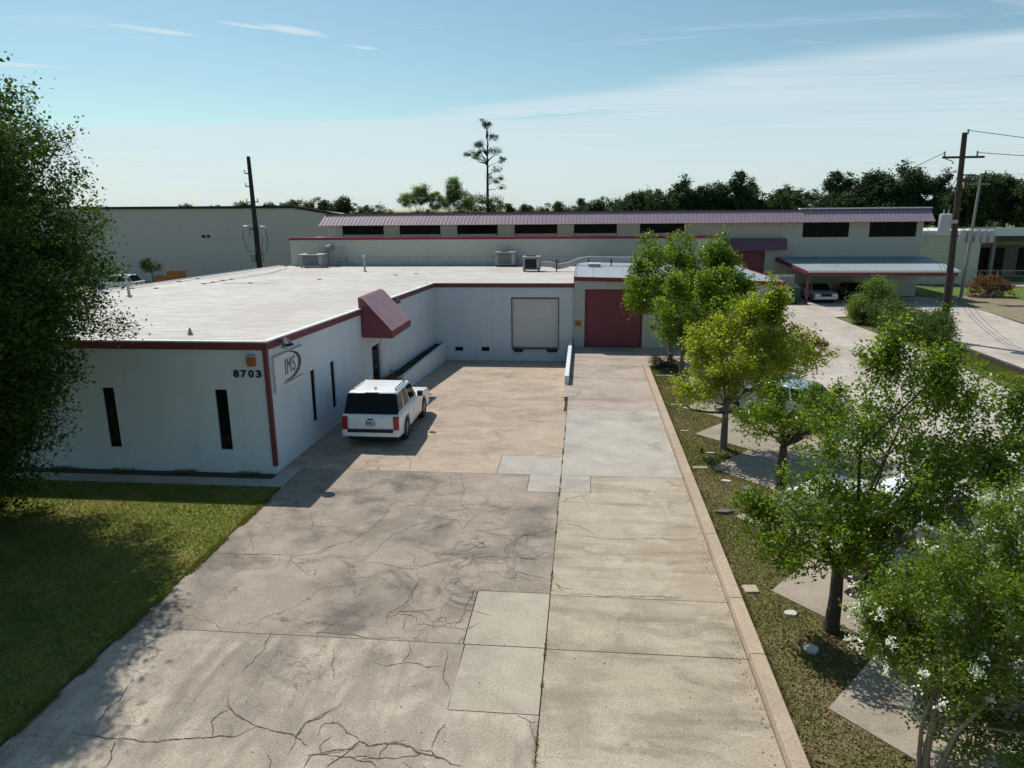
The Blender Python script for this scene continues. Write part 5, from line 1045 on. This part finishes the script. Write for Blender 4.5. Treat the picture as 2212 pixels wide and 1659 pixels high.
tree('small_tree', 'little dark tree standing against the grey warehouse wall', (-43.2, 68), [(-43.2, 68, 2.7, 1.0, .9, .6), (-43.6, 68, 3.0, .6, .6, .4)], .05, 2.0, 'leaf_pine', k=50, per=40, spread=.3, leaf=.14, seed=31, limbs=12, twigs=10)
# trees behind the buildings
t_, cl, rs = tree('tall_pine', 'lone tall thin pine with sparse tufts rising behind the mansard', (-13.5, 101), [(-15.6, 101, 15.1, .9, .8, .5), (-14.4, 101, 15.2, .8, .7, .4), (-12.6, 101, 15.6, 1.0, .7, .35), (-14.7, 101, 16.6, .6, .6, .35), (-12.5, 101, 17.3, .7, .6, .3), (-13.6, 101, 19.0, .9, .6, .25), (-14.1, 101, 19.4, .3, .3, .3), (-11.4, 101, 14.4, .5, .4, .3), (-12.2, 101, 13.2, .6, .5, .4), (-12.0, 101, 11.8, .6, .5, .5), (-11.7, 101, 11.0, .4, .4, .5), (-13.2, 101, 12.2, .25, .3, .3)], .24, 9.0, 'leaf_pine', 'pole_dark', k=70, per=60, spread=.40, leaf=.24, seed=32, limbs=26, twigs=10, trunk_top=(-13.4, 101, 19.3), ratio=.3)
tree('light_tree', 'feathery light green tree behind the mansard, left of the lone pine', (-21.3, 92), [(-22.6, 92, 9.0, 1.2, 1.0, .8), (-21.0, 92, 9.5, 1.1, .9, 1.2), (-19.0, 92, 8.9, .9, .8, 1.1), (-20.8, 92, 10.4, .7, .6, .6), (-20.5, 92, 6.5, 2.0, 1.5, 1.4)], .15, 5.5, 'leaf_light', 'bark', k=220, per=85, spread=.45, leaf=.20, seed=33, limbs=24, ratio=.35)
tree('light_tree', 'taller feathery light green tree just left of the lone pine', (-16.2, 92), [(-16.6, 92, 10.4, .9, .8, 1.4), (-15.6, 92, 8.9, 1.6, 1.0, 1.2), (-17.2, 92, 8.6, .8, .8, 1.0), (-15.8, 92, 6.5, 2.0, 1.5, 1.4)], .14, 5.5, 'leaf_light', 'bark', k=220, per=85, spread=.45, leaf=.20, seed=34, limbs=22, ratio=.35)
tree('light_tree', 'round olive green tree at the foot of the lone pine', (-13.0, 94), [(-13.8, 94, 8.5, 1.8, 1.2, 1.2), (-11.6, 94, 8.3, 1.2, 1.0, 1.1), (-13, 94, 6.2, 2.2, 1.5, 1.2)], .14, 5.0, 'leaf_hedge', 'bark', k=160, per=60, spread=.5, leaf=.22, seed=35, limbs=18, ratio=.4)
# far wood: single trees in front, one mass behind
def far_proto(seed, h, wd, kind):
    rs = np.random.RandomState(seed); t = thing('far_tree', 'dark tree', 'tree', (0, 0, 0)); lb = []
    if kind == 'pine':
        for k in range(9): q = k / 8; z = h * (.42 + .56 * q); r = wd * (1.0 - .72 * q) * rs.uniform(.8, 1.15); lb.append((rs.normal(0, .4), rs.normal(0, .4), z, r, r, h * .07))
    else:
        for k in range(7): lb.append((rs.normal(0, wd * .45), rs.normal(0, wd * .45), h * rs.uniform(.5, .88), wd * rs.uniform(.45, .75), wd * rs.uniform(.45, .75), h * .12))
        lb.append((0, 0, h * .55, wd * .9, wd * .9, h * .2))
    cl = clusters(lb, 220, rs, .35); P, v = leaves_in(cl, 42, .65, rs, .8); leaf_mesh('crown', P, .38, 'leaf_pine', t, rs, v, .6, local=True)
    mb = MB(); mb.tube([(0, 0, -.3), (rs.normal(0, .2), 0, h * .5), (0, 0, h * .93)], [.28, .2, .05], 7)
    for e in cl[::16]: mb.tube([(0, 0, min(e[2], h * .9) * .9), tuple(e)], [.08, .02], 4, cap=False)
    mb.build('trunk', 'bark', t, local=True); return t
protos = [far_proto(51, 13, 2.6, 'pine'), far_proto(52, 12, 3.4, 'oak'), far_proto(53, 13, 2.9, 'pine'), far_proto(54, 12.5, 3.6, 'oak')]
used = [False] * 4
def put_far(i, x, y, h, label, group=None):
    p = protos[i]; o = p if not used[i] else copy_tree(p); used[i] = True
    s = h / (13, 12, 13, 12.5)[i]; o.location = (x, y, 0); o.rotation_euler = (0, 0, rnd.uniform(0, 6.28)); o.scale = (s * rnd.uniform(.95, 1.2), s * rnd.uniform(.95, 1.2), s)
    tag(o, label)
    if group: o['group'] = group
    elif 'group' in o: del o['group']
prof_x = [-20, -13.5, -1.2, 9.3, 14, 20, 26.5, 32, 38, 44, 53, 60, 65, 72, 90]; prof_h = [7.8, 8.4, 9.9, 10.6, 12.0, 12.0, 12.3, 11.4, 11.2, 13.4, 14.0, 13.9, 12.8, 13.8, 13.5]
put_far(0, 26.2, 128, 13.0, 'tallest pointed dark tree in the middle of the far wood')
put_far(3, 9.6, 128, 10.9, 'umbrella shaped dark tree standing proud of the low left part of the far wood')
put_far(2, 16.5, 129, 12.4, 'dark pointed tree at the left end of the high part of the far wood')
GL, GR = 'dark trees along the skyline of the far wood', 'small dark trees on the left skyline behind the warehouse'
xs = np.linspace(-14, 92, 40)
for j, x in enumerate(xs):
    h = float(np.interp(x, prof_x, prof_h)) * rnd.uniform(.88, 1.02); put_far(rnd.choice([0, 1, 2, 3, 1, 3]), x + rnd.uniform(-1, 1), 131 + rnd.uniform(-3, 5), h, 'dark tree in the far wood behind the long building', GL)
for x, h in ((-108, 9.8), (-84, 9.7), (-80, 9.5), (-71, 10.1), (-66, 9.9), (-62, 9.7), (-58.5, 10.9), (-55, 10.2), (-51.5, 11.0), (-46, 9.6)): put_far(rnd.choice([1, 3]), x, 150, h, 'small dark tree on the skyline behind the grey warehouse', GR)
rs = np.random.RandomState(60); mass = []
for k in range(70):
    x = rs.uniform(-20, 170); y = rs.uniform(140, 200); h = float(np.interp(x, prof_x, prof_h)) * rs.uniform(.75, .95); r = rs.uniform(3, 5)
    c = clusters([(x, y, h * .55, r, r, h * .42)], 40, rs, .5); P, v = leaves_in(c, 16, 1.0, rs); mass.append((P, v))
fwood = leaf_mesh('far_wood', np.concatenate([m_[0] for m_ in mass]), .85, 'leaf_pine', None, rs, np.concatenate([m_[1] for m_ in mass]), .7)
tag(fwood, 'dark mass of woodland closing the background on the right', 'wood', kind='stuff')

# ------------------------------------------------------------------ ground cover, stones, small things
def in_poly(px, py, poly):
    c = np.zeros(len(px), bool); n = len(poly)
    for i in range(n):
        (x0, y0), (x1, y1) = poly[i], poly[(i + 1) % n]; cond = ((y0 > py) != (y1 > py)) & (px < (x1 - x0) * (py - y0) / (y1 - y0 + 1e-12) + x0); c ^= cond
    return c
def blades(name, label, poly, n, h, m, seed, z, dens=None):
    rs = np.random.RandomState(seed); a = np.array(poly); x = rs.uniform(a[:, 0].min(), a[:, 0].max(), n * 3); y = rs.uniform(a[:, 1].min(), a[:, 1].max(), n * 3); k = in_poly(x, y, poly)
    x, y = x[k][:n], y[k][:n]; n = len(x); th = rs.uniform(0, 6.28, n); hh = h * rs.uniform(.4, 1.3, n); w = .012
    ln = rs.normal(0, .5, (n, 2)) * hh[:, None]; V = np.empty((n, 3, 3))
    V[:, 0] = np.column_stack([x - np.cos(th) * w, y - np.sin(th) * w, np.full(n, z)]); V[:, 1] = np.column_stack([x + np.cos(th) * w, y + np.sin(th) * w, np.full(n, z)]); V[:, 2] = np.column_stack([x + ln[:, 0], y + ln[:, 1], z + hh])
    me = bpy.data.meshes.new(name); me.vertices.add(n * 3); me.loops.add(n * 3); me.polygons.add(n); me.vertices.foreach_set('co', V.ravel()); me.loops.foreach_set('vertex_index', np.arange(n * 3)); me.polygons.foreach_set('loop_start', np.arange(n) * 3)
    me.update(calc_edges=True)
    pv = .46 + .26 * np.sin(x * 1.3 + np.sin(y * 2.1)) * np.cos(y * 1.1) + .22 * np.sin(x * 3.7 + 2 * np.sin(y * 1.7)) * np.sin(y * 4.3 + x) + rs.normal(0, .2, n)
    at = me.attributes.new('v', 'FLOAT', 'POINT'); at.data.foreach_set('value', np.repeat(np.clip(pv, 0, 1), 3).astype(np.float32))
    o = link(name, me, m); return tag(o, label, 'grass', kind='stuff')
blades('lawn_grass', 'short patchy green grass of the lawn left of the driveway', [(-19, 7), (-8.86, 7), (-8.86, 18.95), (-19, 18.95)], 90000, .055, 'grass_blade', 71, .012)
strip_poly = [(3.38, 7)] + [(x - .03, y) for x, y in zig if y > 7] + [(5.2, 34.2), (5.2, 36.5), (3.38, 36.5)]
blades('strip_grass', 'thin brownish grass of the strip between kerb and parking pads', strip_poly, 36000, .05, 'strip_blade', 72, -.012)
blades('median_tufts', 'grass growing on the median beside the timber edging', [(19.2, 25), (20.9, 25), (20.9, 46), (19.3, 46)], 14000, .14, 'grass_blade', 73, .01)
rs = np.random.RandomState(74); n = 3800; x = rs.uniform(3.4, 5.6, n); y = 7.2 + rs.exponential(4.5, n); k = in_poly(x, y, strip_poly); x, y = x[k], y[k]
o = leaf_mesh('leaf_litter', np.column_stack([x, y, rs.uniform(-.005, .03, len(x))]), .045, 'litter', None, rs, None, .7, 2.5); tag(o, 'scattered brown dead leaves on the strip under the near trees', 'leaf litter', kind='stuff')
def stone(name, label, x, y, rx, ry, h, m, rot=0, seed=1, cat='stone', flat=False):
    r_ = random.Random(seed); n = 9 if not flat else 4; base = []
    for k in range(n):
        a = 2 * math.pi * (k + (.5 if flat else 0)) / n; q = r_.uniform(.8, 1.1) if not flat else r_.uniform(1.3, 1.4); u, v = rx * q * math.cos(a), ry * q * math.sin(a); base.append((x + u * math.cos(rot) - v * math.sin(rot), y + u * math.sin(rot) + v * math.cos(rot)))
    tz = [r_.uniform(.7, 1) * h for _ in base] if not flat else [h] * n
    h *= .6; tz = [q * .6 for q in tz]; vs = [(a, b, -.05) for a, b in base] + [(x + (a - x) * .92, y + (b - y) * .92, z) for (a, b), z in zip(base, tz)]
    o = MB().add(vs, [tuple(range(n - 1, -1, -1)), tuple(range(n, 2 * n))] + [(i, (i + 1) % n, n + (i + 1) % n, n + i) for i in range(n)]).build(name, m, None, bevel=.015)
    return tag(o, label, cat)
stone('flat_stone', 'long grey flat stone lying in the grass strip before the leafy tree', 3.85, 18.2, .32, .11, .13, 'stone_grey', .1, 1)
stone('paving_stone', 'square tan paving stone beside the kerb near a pad corner', 3.66, 14.2, .17, .17, .05, 'paver_tan', .1, 2, 'paver', True)
stone('white_stone', 'flat white stone on the bare soil left of the near trunk', 4.25, 13.3, .16, .12, .07, 'stone_white', .3, 3)
stone('white_stone', 'bright ragged white stone nearer than the other white stone', 4.27, 12.1, .17, .15, .10, 'stone_white', .9, 4)
stone('white_stone', 'small white stone below the pad with tree shadow', 4.32, 20.5, .16, .09, .06, 'stone_white', -.2, 5)
stone('stone_heap', 'little dark heap of broken stone in the grass strip', 4.78, 19.85, .2, .17, .16, 'stone_grey', .4, 6)
stone('paving_stone', 'pale rectangular paver touching the corner of a parking pad', 3.72, 21.6, .28, .13, .04, 'pad', .1, 7, 'paver', True)
stone('paving_stone', 'small pale paver in the grass farther along the kerb', 3.75, 25.4, .16, .08, .04, 'pad', 0, 8, 'paver', True)
stone('paving_stone', 'pale paver strip near the end of the kerb', 3.95, 34.3, .45, .10, .04, 'pad', 0, 9, 'paver', True)
stone('paving_stone', 'pale paver strip across the grass by the second trunk', 4.0, 29.0, .35, .10, .04, 'pad', 0, 10, 'paver', True)
stone('white_stone', 'thin white stone beside the rusty stake in the grass', 4.28, 23.0, .18, .06, .06, 'stone_white', .1, 11)
stone('rusty_stake', 'short rusty stake in the grass before the yellow green tree', 4.0, 23.1, .06, .05, .28, 'leaf_dead', 0, 12, 'stake')

# weeds and grass creeping over the concrete edges and joints
def creep(name, label, pts, n, h, wd, seed, m='grass_blade', clump=.5):
    rs = np.random.RandomState(seed); seg = [np.array(q) for q in pts]; out = []
    for _ in range(n):
        i = rs.randint(len(seg) - 1); t = rs.rand(); c = seg[i] * (1 - t) + seg[i + 1] * t
        if math.sin(c[1] * 2.3 + seed) + math.sin(c[1] * 5.1 + c[0] * 3) < clump * 2 - 1: continue
        k = rs.randint(2, 6)
        for _ in range(k): out.append((c[0] + rs.normal(0, wd), c[1] + rs.normal(0, .04)))
    P = np.array(out); n = len(P); th = rs.uniform(0, 6.28, n); hh = h * rs.uniform(.4, 1.3, n); w = .011; ln = rs.normal(0, .7, (n, 2)) * hh[:, None]; V = np.empty((n, 3, 3)); z = .004
    V[:, 0] = np.column_stack([P[:, 0] - np.cos(th) * w, P[:, 1] - np.sin(th) * w, np.full(n, z)]); V[:, 1] = np.column_stack([P[:, 0] + np.cos(th) * w, P[:, 1] + np.sin(th) * w, np.full(n, z)]); V[:, 2] = np.column_stack([P[:, 0] + ln[:, 0], P[:, 1] + ln[:, 1], z + hh])
    me = bpy.data.meshes.new(name); me.vertices.add(n * 3); me.loops.add(n * 3); me.polygons.add(n); me.vertices.foreach_set('co', V.ravel()); me.loops.foreach_set('vertex_index', np.arange(n * 3)); me.polygons.foreach_set('loop_start', np.arange(n) * 3); me.update(calc_edges=True)
    at = me.attributes.new('v', 'FLOAT', 'POINT'); at.data.foreach_set('value', np.repeat(rs.uniform(0, 1, n), 3).astype(np.float32))
    tag(link(name, me, m), label, 'weeds', kind='stuff')
creep('edge_grass', 'grass creeping over the lawn edge of the driveway', [(-8.87, 7), (-8.87, 18.9)], 5200, .06, .035, 81, clump=.35)
creep('joint_weeds', 'small weeds in the long driveway joint', [(-.62, 7.5), (-.62, 27.5)], 700, .035, .008, 82, 'strip_blade', .62)
creep('kerb_weeds', 'dry weeds along the back of the kerb', [(3.40, 7), (3.40, 36.4)], 3600, .07, .03, 83, 'strip_blade', .4)
creep('wall_weeds', 'weeds along the foot of the front wall', [(-25, 19.9), (-9.6, 19.95)], 1400, .09, .05, 84, clump=.3)
rs = np.random.RandomState(86); n = 420; x = np.where(rs.rand(n) < .5, 3.02 - np.abs(rs.normal(0, .10, n)), rs.uniform(-8.6, 3.0, n)); y = rs.uniform(7.5, 27, n)
o = leaf_mesh('drive_litter', np.column_stack([x, y, np.full(n, .008)]), .035, 'litter', None, rs, None, .7, 4.0); tag(o, 'few dry leaves and bits lying on the driveway', 'leaf litter', kind='stuff')
